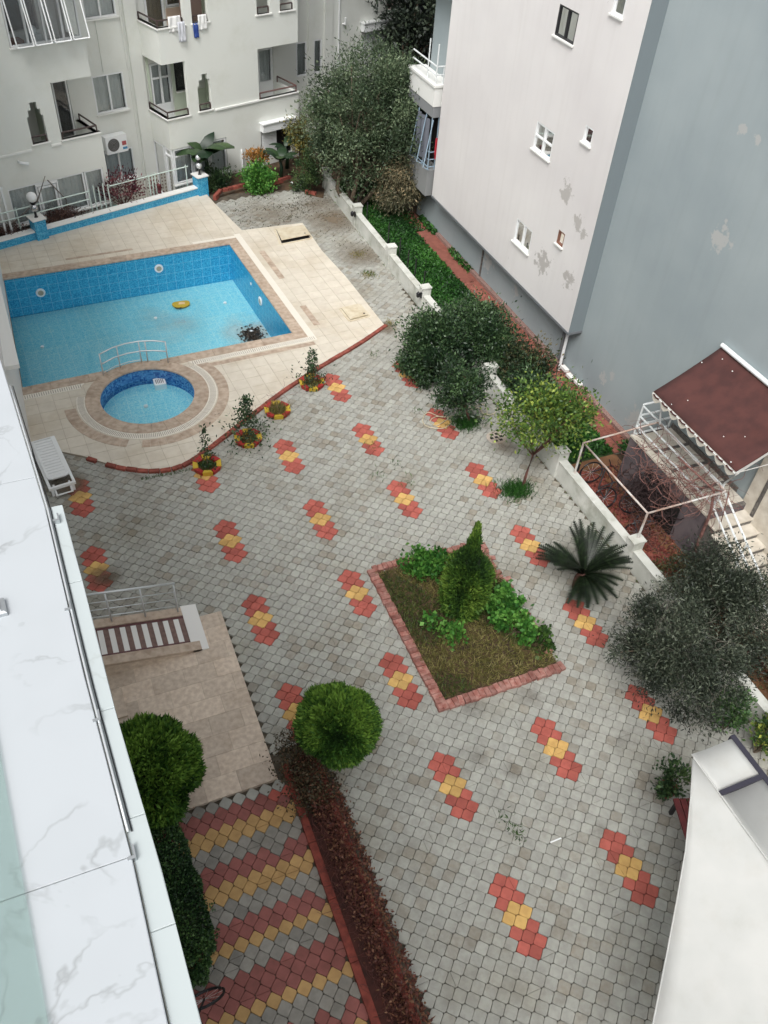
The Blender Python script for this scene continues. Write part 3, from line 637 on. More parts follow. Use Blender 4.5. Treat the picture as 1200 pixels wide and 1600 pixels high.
for i in range(-170, 60):
    for j in range(-170, 60):
        x = OX+(i-.5)*AX+(j-.5)*BX; y = OY+(i-.5)*AY+(j-.5)*BY
        if x < -1.35 or x > WX or y < 1.1 or y > 31.6 or (x < -1.05 and y > 17.4): continue
        if y > 30.2+.12*(x-6) : continue
        if x < 1.87 and y < 7.12: continue
        if 1.8 < x < 2.75 and y < 7.6: continue
        if x < 1.78 and 7.0 < y < 11.15: continue
        if 5.25 < x < 7.9 and 7.55 < y < 11.1: continue
        if inpoly(x, y, deck_outer) and min(math.hypot(x-a[0], y-a[1]) for a in deck_outer) > .0 and inpoly(x+.15,y,deck_outer) and inpoly(x-.15,y,deck_outer) and inpoly(x,y-.15,deck_outer) and inpoly(x,y+.15,deck_outer): continue
        stones.append((x, y, col.get((i, j), 0)))
paving = sheet('courtyard_paving', [(-1.35,1.0),(WX+.02,1.0),(WX+.02,30.6),(6.4,31.0),(6.8,27.7),(9.07,27.7),(9.3,20.5),(6.7,19.0),(1.73,15.95),(-1.3,17.9)], [], .004, M_joint, kind='structure')
TH = .052
splits = [(AX+BX, AY+BY), (AX-BX, AY-BY)]
variants = []
for k in range(5):
    polys = [SP] if k < 3 else split_polys(SP, ((1,.0) if k == 3 else (.0,1)))
    mb = MB()
    for P in polys: mb.prism(P, .0, TH, bev=.008)
    variants.append(mb)
SM = {(k, c_): raw(variants[k], 'paving_stone', [M_paver, M_pred, M_pyel][c_]) for k in range(5) for c_ in range(3)}
def vis(x, y):
    px, py = project((x, y, TH))
    if not (-10 < px < 1210 and -10 < py < 1625): return False
    if py > 1185 and px > 1083-(py-1185)*.152: return False
    if 475 < px < 585 and 1075 < py < 1190: return False
    return True
stones.sort(key=lambda s: (not vis(s[0], s[1]), s[0]**2+s[1]**2))
far = MB()
def jitter_tilt(): return random.gauss(0, .014), random.gauss(0, .014)
for k, (x, y, c_) in enumerate(stones):
    v = random.choice((3, 4)) if random.random() < .06 else 0
    dz = random.uniform(-.004, .004); rz = random.gauss(0, .02)
    if k < 300:
        tx, ty = jitter_tilt(); inst('paving_stone', SM[(v, c_)], paving, (x, y, dz), rz, tx, ty)
    else:
        c0, s0 = math.cos(rz), math.sin(rz); r_ = random.random()
        src = variants[v] if y < 19 else None
        if src is None:
            P = [(x+p[0]*c0-p[1]*s0, y+p[0]*s0+p[1]*c0) for p in SP]; far.prism(P, .0, TH+dz, c_, r_, bev=.008)
        else: far.add([(x+p[0]*c0-p[1]*s0, y+p[0]*s0+p[1]*c0, p[2]+dz) for p in src.v], src.f, c_, r_)
far.build('paving_stone', [M_paver, M_pred, M_pyel], paving, kind='stuff')
PZ = TH
# --- striped path on the near left
ex, ey, dx_, dy_ = .1195, -.1555, -.1195, -.1555
SQ = stone_poly(ex, ey, dx_, dy_)
if signed(SQ) < 0: SQ = SQ[::-1]
path2 = sheet('striped_path', [(-1.35,2.0),(1.93,2.0),(1.93,7.12),(-1.35,7.12)], [], .008, M_joint, kind='structure')
mbq = MB(); mbq.prism(SQ, 0, TH, bev=.008); mbs = MB()
for P in split_polys(SQ, (.0,1)): mbs.prism(P, 0, TH, bev=.008)
M_pred2 = mat('paver_red_worn', lin((152,94,88)), .9, c2=lin((138,86,80)), scale=8, bump=.35, bscale=60, rnd=.14, dirt=(.8,.74,.7), dscale=.8)
M_pyel2 = mat('paver_yellow_worn', lin((192,156,104)), .9, c2=lin((178,142,94)), scale=8, bump=.35, bscale=60, rnd=.12, dirt=(.8,.76,.7), dscale=.8)
M_pgr2 = mat('paver_grey_worn', lin((150,146,138)), .9, c2=lin((136,132,125)), scale=9, bump=.35, bscale=60, rnd=.2, dirt=(.8,.77,.72), dscale=.7)
QM = {(k, c_): raw([mbq, mbs][k], 'paving_stone', [M_pgr2, M_pred2, M_pyel2][c_]) for k in range(2) for c_ in range(3)}
pat = [0,1,1,2,2,0,0,1,1,2,2,0,0,1,1,2,0,0,1,1,1,2,0,0,1,1,2,2,0,0,1,1,2,0,0]
st2 = []
for r_ in range(34):
    for k in range(-8, 10):
        x = .1+k*.239+(r_ % 2)*.1195; y = 7.02-r_*.1555
        if x > 1.9 or x < -1.2 or y < 2.1: continue
        c_ = pat[r_]
        if (c_ == 1 and random.random() < .03): c_ = 0
        st2.append((x, y, c_))
def vis2(s):
    px, py = project((s[0], s[1], 0)); return not (px > 185 and py < 1620)
st2.sort(key=lambda s: (vis2(s), s[0]**2+s[1]**2)); rest = MB()
for k, (x, y, c_) in enumerate(st2):
    v = 1 if random.random() < .09 else 0; dz = random.uniform(-.003, .003)
    if k < 300: inst('paving_stone', QM[(v, c_)], path2, (x, y, dz), random.gauss(0, .02), *jitter_tilt())
    else: rest.prism([(x+p[0], y+p[1]) for p in SQ], 0, TH+dz, c_, random.random(), bev=.008)
if rest.f: rest.build('paving_stone', [M_paver, M_pred, M_pyel], path2, kind='stuff')

# --- entrance terrace of travertine
TX0, TX1, TY0, TY1 = -1.3, 1.80, 7.13, 11.18
terrace = sheet('entrance_terrace', [(TX0,TY0),(TX1,TY0),(TX1,TY1),(TX0,TY1)], [], .062, M_grout, kind='structure')
mb = MB(); mb.box(TX0,TX1-.002,TY0+.002,TY1-.002,.0,.06); mb.build('terrace_edge', M_trav2, terrace)
y = TY0; row = 0
while y < TY1-.05:
    h = .41; x = TX0-(row*.27 % .6); row += 1
    while x < TX1:
        w = .61; q = [(max(x,TX0)+.0015, y+.0015), (min(x+w,TX1)-.0015, y+.0015), (min(x+w,TX1)-.0015, min(y+h,TY1)-.0015), (max(x,TX0)+.0015, min(y+h,TY1)-.0015)]
        if q[1][0]-q[0][0] > .03: mb = MB(); mb.prism(q, .063, .082+random.uniform(-.001,.001), bev=.002); mb.build('terrace_tile', M_trav2, terrace)
        x += w
    y += h

# --- red brick kerb round the deck
kerb = put(bpy.data.objects.new('deck_kerb', None), kind='structure')
pl = [Vector(p) for p in deck_outer[2:13]]
def along(pl, step):
    out = []; acc = 0; cur = pl[0]; i = 1
    while i < len(pl):
        d = (pl[i]-cur); L0 = d.length
        if L0 < step-acc: acc += L0; cur = pl[i]; i += 1
        else: cur = cur+d*((step-acc)/L0); acc = 0; out.append((cur.copy(), d.normalized()))
    return out
smp = [pl[0]]
for i in range(1, len(pl)-1):   # round the corners
    a, b, c = pl[i-1], pl[i], pl[i+1]; smp += [b+(a-b)*.25, b*.6+(a+c)*.2*.5+b*.2, b+(c-b)*.25]
smp.append(pl[-1])
for k, (p, d) in enumerate(along(smp, .27)):
    if k in (1,): continue
    n_ = Vector((d.y, -d.x)); a = p-d*.13; b = p+d*.13; w = .085
    q = [tuple(a+n_*-.03), tuple(a+n_*w), tuple(b+n_*w), tuple(b+n_*-.03)]
    if signed(q) < 0: q = q[::-1]
    mb = MB(); mb.prism(q, .03, DZ+.022+random.uniform(-.006,.006), 0, random.random(), bev=.012); mb.build('brick', M_brickred, kerb)

# --- raised garden bed
bed = thing('garden_bed', (6.55,9.3,0), 'rectangular planting bed edged with pinkish bricks in the middle of the paving', 'garden bed')
mb = MB(); mb.box(5.24,7.9,7.54,11.08,-.01,.07); mb.build('soil', M_soil, bed)
def brick_row(a, b, w, zt, parent, m, mess=0.0, miss=0.0, L0=.115, name='brick'):
    a = Vector(a); b = Vector(b); d = (b-a); n_ = int(d.length/L0); d.normalize(); pn = Vector((-d.y, d.x))
    for i in range(n_):
        if random.random() < miss: continue
        p = a+d*((i+.5)*L0); o_ = pn*random.gauss(0, .006+mess*.05); hw = L0*.47
        q = [p-d*hw-pn*w*.5+o_, p+d*hw-pn*w*.5+o_, p+d*hw+pn*w*.5+o_, p-d*hw+pn*w*.5+o_]
        an = random.gauss(0, .03+mess*.3); q = [p+o_+Vector(((v-p-o_).x*math.cos(an)-(v-p-o_).y*math.sin(an), (v-p-o_).x*math.sin(an)+(v-p-o_).y*math.cos(an))) for v in q]
        mb = MB(); mb.prism([tuple(v) for v in q], .02, zt+random.uniform(-.008,.008)-mess*random.random()*.04, 0, random.random(), bev=.01); mb.build(name, m, parent)
brick_row((5.21,11.2),(5.21,7.4), .2, .13, bed, M_brickold)
brick_row((5.1,7.46),(7.98,7.46), .2, .13, bed, M_brickold, mess=.1)
brick_row((7.9,7.6),(7.9,11.2), .17, .11, bed, M_brickold, mess=.6, miss=.3)
brick_row((7.9,11.15),(5.2,11.22), .17, .12, bed, M_brickold, mess=.2)

# --- low white boundary wall, its pillars and iron stubs
wall = thing('boundary_wall', (10.94,16,0), 'low white wall with square pillars along the right side of the courtyard', 'wall')
WZ = .58
seg = [(30.4,27.1),(27.1,23.9),(23.9,21.1),(21.1,16.6),(16.6,12.75),(12.75,9.5),(9.5,6.2),(6.2,1.5)]
M_wallw = mat('weathered_wall', lin((212,212,206)), .9, c2=lin((190,192,184)), scale=1.5, bump=.3, bscale=25, dirt=(.62,.62,.56), dscale=1.6, dlo=.5, dhi=.7)
for (a, b) in seg: mb = MB(); mb.box(10.86,11.04,b+.13,a-.13,-.01,WZ-.04); mb.build('wall_panel', M_wallw, wall)
for (a, b) in seg: mb = MB(); mb.box(10.84,11.06,b+.125,a-.125,WZ-.04,WZ); mb.build('coping', M_wallw, wall)
for yy in (30.4,27.1,23.9,21.1,16.6,12.75,9.5,6.2):
    mb = MB(); mb.box(10.80,11.10,yy-.12,yy+.12,-.01,.8); mb.build('pillar', M_wallw, wall)
    mb = MB(); mb.box(10.78,11.12,yy-.14,yy+.14,.8,.84); mb.build('pillar_cap', M_wallw, wall)
for yy in (26.6,24.6,23.6,22.9,22.3,21.6,27.5): 
    mb = MB(); mb.box(11.12,11.15,yy-.015,yy+.015,-.01,1.15+random.uniform(-.1,.15)); mb.build('iron_picket', M_black, wall)
mb = MB(); mb.box(11.06,11.12,12.15,12.22,WZ,1.45); mb.build('iron_picket', M_black, wall)
for yy, lb in ((21.02,'small black wall lamp on the pillar next to the dark round bush'),(26.9,'small black wall lamp on the pillar in front of the big olive tree')):
    t = thing('wall_lamp', (10.80,yy,.55), lb, 'wall lamp', 'black lamps on the boundary wall')
    mb = MB(); mb.box(10.76,10.80,yy-.04,yy+.04,.5,.68); mb.build('back_plate', M_blackp, t)
    mb = MB(); mb.lathe([(.02,-.1),(.06,-.06),(.07,.04),(.03,.09),(.01,.11)], (10.68,yy,.62), 10); mb.build('lantern', M_blackp, t, smooth=True)
# lawn, red path beside the tower, its kerb
lawn = sheet('lawn', [(11.04,12.6),(12.85,12.6),(12.85,31),(11.04,31)], [], .012, mat('lawn_base', lin((34,52,24)), 1, c2=lin((48,70,32)), scale=4), kind='structure')
sp = sheet('side_path', [(12.86,12.9),(13.46,12.9),(13.46,27.4),(12.86,28.2)], [], .03, M_joint, kind='structure')
yy = 12.95
while yy < 27.3:
    for k in range(4):
        x = 12.875+k*.147; off = (k % 2)*.1
        if yy < 22: mb = MB(); mb.prism([(x,yy+off),(x+.14,yy+off),(x+.14,yy+off+.19),(x,yy+off+.19)], .031, .062+random.uniform(-.004,.004), 0, random.random(), bev=.006); mb.build('paving_brick', M_path, sp)
    yy += .2
mb = MB(); mb.box(12.87,13.46,22.2,27.6,.031,.06); mb.build('path_surface', M_path, sp)
mb = MB(); mb.box(13.46,13.6,13.0,25.6,-.01,.16); mb.build('path_kerb', mat('kerb_terrazzo', lin((160,128,118)), .9, c2=lin((120,96,90)), scale=30), sp)
yard = sheet('neighbour_yard', [(11.04,2),(12.9,2),(12.9,12.95),(11.04,12.95)], [], .014, mat('yard_soil', lin((128,92,64)), 1, c2=lin((104,72,50)), scale=2, bump=.5, bscale=20), kind='structure')
mb = MB()
for _ in range(900):
    x = 11.1+random.random()**1.2*.95; y = random.uniform(8.6,12.6); r_ = random.uniform(.03,.06); a0 = random.random()*6
    mb.prism([(x+r_*math.cos(a0+i*PI/3)*random.uniform(.8,1.1), y+r_*math.sin(a0+i*PI/3)) for i in range(6)], .012, .04+random.random()*.02, 0, random.random(), bev=.01)
mb.build('red_gravel', mat('gravel_red', lin((112,52,46)), .9, rnd=.35, c2=lin((136,76,64)), scale=9), kind='stuff')

# ================================================================== LEFT APARTMENT BLOCK
lb = thing('apartment_building', tuple(TL((5,3,0))), 'pale render apartment block with corner balconies and stepped wall openings beyond the pool', 'building')
def pane_win(T, u0, u1, z0, z1, v, parent, cols=2, transom=None, curtain=M_curt, fr=.05, depth=.06, name='window', frame_m=None, cpart=None):
    """white frame with panes and a curtain hanging behind; v is the depth of the wall face"""
    frame_m = frame_m or M_upvc; mb = MB(T); a, b = v-.015, v+depth
    mb.box(u0,u1,a,b,z0,z0+fr); mb.box(u0,u1,a,b,z1-fr,z1); mb.box(u0,u0+fr,a,b,z0+fr,z1-fr); mb.box(u1-fr,u1,a,b,z0+fr,z1-fr)
    cw = (u1-u0)/cols
    for i in range(1, cols): mb.box(u0+i*cw-fr*.6,u0+i*cw+fr*.6,a-.004,b-.004,z0+fr,z1-fr)
    if transom: mb.box(u0+fr,u1-fr,a+.004,b-.008,transom-fr*.5,transom+fr*.5)
    w = mb.build(name, frame_m, parent)
    for i in range(cols):
        g0, g1 = u0+i*cw+fr*.5, u0+(i+1)*cw-fr*.5
        mb = MB(T); mb.box(g0,g1,v+.025,v+.032,z0+fr*.8,z1-fr*.8); mb.build('pane', M_glass, w)
    if curtain:
        mb = MB(T); n = int((u1-u0)/.05); e0, e1 = cpart or (u0+.03, u1-.03); vs = []
        for i in range(n+1):
            u = e0+(e1-e0)*i/n; d = v+.16+.02*math.sin(i*1.7)+.012*math.sin(i*.6); vs += [(u,d,z0+.02),(u,d,z1-.02)]
        mb.add(vs, [(2*i,2*i+2,2*i+3,2*i+1) for i in range(n)]); mb.build('curtain', curtain, w)
    return w
def sill(T, u0, u1, v, z, parent, d=.09, th=.04, m=None, name='sill'):
    mb = MB(T); mb.box(u0-.04,u1+.04,v-d,v-.002,z-th,z); mb.build(name, m or M_cornice, parent)
ZTOP = 9.6; RV = 1.35
wins = [(4.0,5.15,3.22,4.42),(4.12,5.24,6.08,7.3),(3.97,5.1,.88,1.93),(12.45,12.95,3.1,4.32),(13.3,13.7,3.1,4.32),(15.75,17.4,2.85,4.35),(17.0,17.35,4.95,5.9),(12.45,12.95,6.0,7.2),(13.3,13.7,6.0,7.2)]
doors = [(-1.2,-.4,3.0,4.7),(2.6,3.15,2.5,4.5),(6.15,6.95,2.6,4.5),(7.1,7.7,3.45,4.5),(6.25,7.0,5.3,7.3),(7.05,7.9,6.1,7.3),(10.63,11.35,2.6,4.36),(9.7,10.5,5.4,7.2),(10.7,11.3,6.1,7.2),(1.5,2.6,6.0,7.6)]
mb = MB(TL); cells(mb, [-8,18.05], [-.01,ZTOP], wins+doors, RV, RV+.2); mb.build('wall', M_wallL, lb)
mb = MB(TL); mb.box(-8,-7.8,RV+.2,9,-.01,ZTOP); mb.box(17.85,18.05,RV+.2,9,-.01,ZTOP); mb.box(-8,18.05,9,9.2,-.01,ZTOP); mb.build('wall', M_wallL, lb)
mb = MB(TL); mb.box(-8.2,18.2,-.2,9.3,ZTOP,ZTOP+.2); mb.build('roof', M_cornice, lb)
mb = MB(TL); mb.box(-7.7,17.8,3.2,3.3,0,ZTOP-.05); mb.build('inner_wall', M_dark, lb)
# left volume
opL = [(2.05,3.4,3.2,4.9),(1.10,1.62,3.25,4.06),(1.17,1.56,4.06,4.25),(1.27,1.48,4.25,4.46),(1.08,3.4,5.98,7.7),(-.03,3.25,.1,2.06)]
mb = MB(TL); cells(mb, [-8,3.34], [-.01,ZTOP], opL, 0, .14); mb.build('front_wall', M_wallL, lb)
def TS_(u0):     # wall seen end on: first coordinate runs in depth
    return lambda p: TL((u0+p[1], p[0], p[2]))
mb = MB(TS_(3.2)); cells(mb, [.14,RV], [-.01,ZTOP], [(.14,1.4,3.2,4.9),(.14,.8,5.98,7.7)], 0, .14); mb.build('side_wall', M_wallL, lb)
for z in (2.45,5.25,8.05): mb = MB(TL); mb.box(-7.9,3.3,.14,RV,z-.15,z); mb.build('balcony_floor', M_cornice, lb)
mb = MB(TL); mb.box(.0,.12,.14,RV,2.45,5.1); mb.box(1.9,2.02,.7,RV,2.45,5.1); mb.build('partition', M_green, lb)
# middle volume
opB = [(5.8,6.78,3.12,4.84),(7.18,7.7,3.16,3.98),(7.25,7.68,3.98,4.16),(7.38,7.6,4.16,4.34),(5.8,6.9,5.92,7.75),(7.2,7.82,5.92,7.75),(5.8,8.2,.82,2.08),(9.73,11.6,3.12,4.8),(9.77,10.32,5.88,7.5),(10.75,11.35,5.88,7.5),(9.74,11.18,.95,2.15)]
mb = MB(TL); cells(mb, [5.89,11.52], [-.01,ZTOP], [(max(o[0],5.89),min(o[1],11.52),o[2],o[3]) for o in opB], 0, .14); mb.build('front_wall', M_wallL, lb)
mb = MB(TS_(5.89)); cells(mb, [.14,RV], [-.01,ZTOP], [(.14,1.34,3.12,4.84),(.14,1.34,5.92,7.75),(.14,1.3,.1,2.08)], 0, .14); mb.build('side_wall', M_wallL, lb)
mb = MB(TS_(11.38)); cells(mb, [.14,RV], [-.01,ZTOP], [(.14,1.34,3.12,4.8)], 0, .14); mb.build('side_wall', M_wallL, lb)
for z in (2.45,5.25,8.05): mb = MB(TL); mb.box(6.03,11.38,.14,RV,z-.15,z); mb.build('balcony_floor', M_cornice, lb)
mb = MB(TL); mb.box(8.3,8.42,.14,RV,0,ZTOP-.1); mb.box(9.4,9.52,.14,RV,0,ZTOP-.1); mb.build('partition', M_green, lb)
mb = MB(TL); mb.box(6.03,8.3,RV-.03,RV-.004,2.45,2.6); mb.box(6.03,6.12,RV-.03,RV-.004,2.6,5.1); mb.box(6.97,7.08,RV-.03,RV-.004,2.6,5.1); mb.box(7.08,8.3,RV-.03,RV-.004,2.6,3.4); mb.build('balcony_back', M_green, lb)
# drip mouldings, caps
mb = MB(TL)
for z in (3.12,):
    mb.box(-8,1.02,-.05,-.002,z-.05,z+.01); mb.box(1.66,2.0,-.05,-.002,z-.05,z+.01); mb.box(7.82,9.7,-.05,-.002,z-.05,z+.01)
mb.build('cornice', M_cornice, lb)
def cap(segs, T=TL): 
    mb = MB(T)
    for s in segs: mb.box(*s)
    mb.build('parapet_cap', M_cornice, lb)
cap([(2.02,3.4,-.05,.16,3.16,3.2)]); cap([(1.04,1.68,-.05,.16,3.21,3.25)]); cap([(5.84,6.82,-.05,.16,3.08,3.12),(5.84,6.05,.16,1.34,3.08,3.12)]); cap([(7.12,7.76,-.05,.16,3.12,3.16)])
cap([(5.84,6.95,-.05,.16,5.88,5.92),(5.84,6.05,.16,1.34,5.88,5.92)]); cap([(7.15,7.88,-.05,.16,5.88,5.92)]); cap([(9.7,11.56,-.05,.16,3.08,3.12)]); cap([(9.7,10.4,-.05,.16,5.84,5.88)]); cap([(10.7,11.4,-.05,.16,5.84,5.88)]); cap([(3.2,3.4,.16,1.34,3.16,3.2)])
def rail(pts, parent, m=M_rail, h=.2, T=TL, name='balcony_rail'):
    mb = MB(T)
    for a, b in zip(pts[:-1], pts[1:]): mb.tube([(a[0],a[1],a[2]+h),(b[0],b[1],b[2]+h)], .028, 5)
    for a in pts: mb.tube([a, (a[0],a[1],a[2]+h)], .025, 5)
    mb.build(name, m, parent)
rail([(2.12,.05,3.2),(3.3,.05,3.2),(3.3,1.25,3.2)], lb); rail([(1.14,.05,3.25),(1.58,.05,3.25)], lb)
rail([(6.75,.05,3.12),(5.94,.05,3.12),(5.94,1.25,3.12)], lb); rail([(7.24,.05,3.16),(7.66,.05,3.16)], lb)
rail([(6.85,.05,5.92),(5.94,.05,5.92),(5.94,1.25,5.92)], lb); rail([(7.26,.05,5.92),(7.76,.05,5.92)], lb)
rail([(9.8,.05,3.12),(11.45,.05,3.12),(11.45,1.25,3.12)], lb, m=mat('rail_reddish', lin((104,74,70)), .5)); rail([(9.82,.05,5.88),(10.28,.05,5.88)], lb); rail([(10.8,.05,5.88),(11.3,.05,5.88)], lb)
# windows of the recess and the right part
pane_win(TL, 4.0,5.15,3.22,4.42, RV+.02, lb, 2); sill(TL,4.0,5.15,RV,3.22,lb)
pane_win(TL, 4.12,5.24,6.08,7.3, RV+.02, lb, 2); sill(TL,4.12,5.24,RV,6.08,lb)
pane_win(TL, 3.97,5.1,.88,1.93, RV+.02, lb, 2); sill(TL,3.97,5.1,RV,.88,lb)
pane_win(TL, 12.45,12.95,3.1,4.32, RV+.02, lb, 1); pane_win(TL, 13.3,13.7,3.1,4.32, RV+.02, lb, 1)
pane_win(TL, 12.45,12.95,6.0,7.2, RV+.02, lb, 1); pane_win(TL, 13.3,13.7,6.0,7.2, RV+.02, lb, 1)
pane_win(TL, 17.0,17.35,4.95,5.9, RV+.02, lb, 1, frame_m=mat('frame_pink', lin((186,160,154)), .6)); 
# pilaster strips, pipes
for u in (4.45,5.33): mb = MB(TL); mb.tube([(u,RV-.03,4.5),(u,RV-.03,6.03)], .018, 5); mb.build('drain_pipe', M_wallL, lb)
mb = MB(TL); mb.tube([(5.36,RV-.03,-.01),(5.36,RV-.03,ZTOP)], .02, 5); mb.build('drain_pipe', M_wallL, lb)
mb = MB(TL); mb.box(5.45,5.89,RV-.12,RV-.002,-.01,ZTOP-.01); mb.build('pilaster', M_wallL, lb)
mb = MB(TL); mb.box(13.0,13.26,RV-.06,RV-.002,-.01,ZTOP-.01); mb.box(13.8,14.2,RV-.06,RV-.002,-.01,ZTOP-.01); mb.build('pilaster', M_wallL, lb)
mb = MB(TL); mb.tube([(14.5,RV-.06,-.01),(14.5,RV-.06,ZTOP)], .035, 7); mb.build('drain_pipe', M_upvc, lb)
mb = MB(TL); mb.tube([(14.75,RV-.02,4.7),(14.75,RV-.13,4.72),(14.75,RV-.16,4.95)], .045, 7); mb.build('vent_pipe', M_upvc, lb)
mb = MB(TL); mb.tube([(8.82,-.04,-.01),(8.82,-.04,1.45),(8.82,.0,1.5)], .04, 7); mb.build('drain_pipe', M_upvc, lb)
mb = MB(TL); mb.box(14.6,18.1,RV-.05,RV-.002,2.6,2.66); mb.build('cornice', M_cornice, lb)
# roller shutters
def shutter(u0, u1, z0, z1, v, parent, zopen=None, box=.3):
    w = None; mb = MB(TL); mb.box(u0-.08,u1+.08,v-.24,v-.002,z1,z1+box); mb.box(u0-.12,u1+.12,v-.28,v-.002,z1+box,z1+box+.04); w = mb.build('shutter', M_upvc, parent)
    z = z0; n = 0; 
    while z < z1-.02:
        mb = MB(TL); mb.box(u0,(zopen or u1),v-.005+.0,v+.02,z+.004,z+.05); mb.build('slat', M_upvc, w); z += .055
shutter(15.75,17.4,2.85,4.33,RV,lb)
shutter(9.78,11.14,.98,2.0,0,lb,zopen=10.45,box=.28)
mb = MB(TL); mb.box(10.7,11.28,RV-.0,RV+.03,2.65,3.2); mb.build('door_panel', M_upvc, lb)
mb = MB(TL); mb.box(10.5,11.14,.06,.08,1.0,2.0); mb.build('window', M_blackp, lb)
# balcony doors and interiors
pane_win(TL, 6.17,6.93,2.62,4.48, RV+.02, lb, 2, transom=4.0, curtain=M_curtd and M_curt, name='balcony_door', fr=.06)
mb = MB(TL); mb.box(6.25,6.85,RV-.0,RV+.03,2.65,3.15); mb.build('door_panel', M_upvc, lb)
pane_win(TL, 7.12,7.68,3.47,4.48, RV+.02, lb, 1, curtain=None, frame_m=M_black); sill(TL,7.12,7.68,RV,3.46,lb)
pane_win(TL, 6.27,6.98,5.35,7.28, RV+.02, lb, 1, curtain=M_curtd, name='balcony_door', fr=.07); pane_win(TL, 7.07,7.88,6.12,7.28, RV+.02, lb, 1, curtain=M_curtd)
mb = MB(TL); mb.box(7.02,8.3,RV-.03,RV-.002,5.25,6.08); mb.build('wall_panel', mat('beige_panel', lin((190,168,150)), .8), lb)
pane_win(TL, 10.65,11.33,2.62,4.34, RV+.02, lb, 1, name='balcony_door', fr=.08)
pane_win(TL, 9.72,10.48,5.42,7.18, RV+.02, lb, 1, name='balcony_door', fr=.07); pane_win(TL, 10.72,11.28,6.12,7.18, RV+.02, lb, 1)
mb = MB(TL); mb.box(7.1,7.9,.5,.56,5.3,7.0); mb.build('door_leaf', mat('brown_door', lin((128,108,98)), .7), lb)
pane_win(TL, 2.62,3.13,2.5,4.48, RV+.02, lb, 1, curtain=None, name='balcony_door')
# glazed balcony top left with tilted sashes
pane_win(TL, 1.1,3.32,6.0,7.68, .03, lb, 4, curtain=None, fr=.05, name='balcony_glazing'); sill(TL,1.08,3.36,0,6.0,lb,.06)
for (u, l_) in ((1.15,.0),(1.72,0),(2.32,0),(2.9,0)):
    mb = MB(TL); b0 = (u+.5, -.35, 6.08)
    for (a, b) in (((u,-.02,7.5),(u,-.38,6.08)),((u+.5,-.02,7.5),(u+.5,-.38,6.08)),((u,-.38,6.08),(u+.5,-.38,6.08)),((u,-.02,7.5),(u+.5,-.02,7.5))): mb.tube([a,b], .022, 4)
    o = mb.build('window_sash', M_upvc, lb); mb = MB(TL); mb.add([(u,-.38,6.08),(u+.5,-.38,6.08),(u+.5,-.02,7.5),(u,-.02,7.5)], [(0,1,2,3)]); mb.build('pane', M_glass, o)
mb = MB(TL); mb.box(1.3,1.8,.7,1.1,5.3,5.95); mb.build('balcony_floor_mat', mat('rug', lin((150,96,84)), .9), lb)
# ground floor glazing left
w = pane_win(TL, -.05,.92,.86,2.06, .03, lb, 1, curtain=M_curt); pane_win(TL, .95,1.55,.12,1.9, .03, lb, 1, curtain=M_curt, name='patio_door', fr=.07); mb = MB(TL); mb.box(.92,1.6,.02,.1,1.92,2.06); mb.build('transom', M_upvc, lb)
pane_win(TL, 1.58,2.55,.86,2.06, .03, lb, 1, curtain=M_curt); pane_win(TL, 2.58,3.24,.86,2.06, .03, lb, 1, curtain=M_curt)
mb = MB(TL); mb.box(2.1,2.55,.24,.25,.9,2.02); mb.build('curtain', M_curtd, lb)
sill(TL,1.58,3.3,0,.87,lb,.1); sill(TL,-.05,.92,0,.87,lb,.1)
M_dado = bpy.data.materials.new('spotted_tile'); M_dado.use_nodes = True; t = M_dado.node_tree; N = t.nodes.new; L = t.links.new
tc = N('ShaderNodeUVMap'); tc.uv_map = 'uv'; vo = N('ShaderNodeTexVoronoi'); vo.voronoi_dimensions = '2D'; vo.inputs['Scale'].default_value = 8; vo.inputs['Randomness'].default_value = 0; L(tc.outputs[0], vo.inputs['Vector'])
rp = N('ShaderNodeMapRange'); rp.inputs[1].default_value = .22; rp.inputs[2].default_value = .26; L(vo.outputs['Distance'], rp.inputs[0]); x = N('ShaderNodeMix'); x.data_type = 'RGBA'; L(rp.outputs[0], x.inputs[0]); x.inputs[6].default_value = (*lin((118,104,92)),1); x.inputs[7].default_value = (*lin((206,204,194)),1); L(x.outputs[2], t.nodes['Principled BSDF'].inputs['Base Color'])
def dado(pts, parent):
    for (a, b) in pts:
        mb = MB(TL); mb.add([(a[0],a[1],.0),(b[0],b[1],.0),(b[0],b[1],.8),(a[0],a[1],.8)], [(0,1,2,3)]); o = mb.build('tiled_dado', M_dado, parent); l_ = math.hypot(a[0]-b[0], a[1]-b[1]); set_uv(o, [(0,0),(l_,0),(l_,.8),(0,.8)])
dado([((1.6,-.004),(3.34,-.004)),((3.345,-.0),(3.345,RV)),((3.35,RV-.004),(5.45,RV-.004)),((5.45,RV-.125),(5.885,RV-.125)),((5.89,-.004),(8.6,-.004))], lb)
mb = MB(TL); cells(mb, [.95,3.2], [-.01,.86], [(.95,1.55,-.01,.86)], .02, .12); mb.build('low_wall', M_wallL, lb)
# middle volume ground floor glazing
for (a, b) in ((5.98,6.72),(6.75,7.45),(7.48,8.17)): pane_win(TL, a,b,.84,2.06, .03, lb, 1, transom=1.8)
sill(TL,5.89,8.2,0,.84,lb,.1)
TB = lambda p: TL((5.89+p[1], p[0], p[2]))
pane_win(TB, .05,.5,.1,2.06, .02, lb, 1, transom=1.8); pane_win(TB, .55,1.3,.1,2.06, .02, lb, 1, name='patio_door')
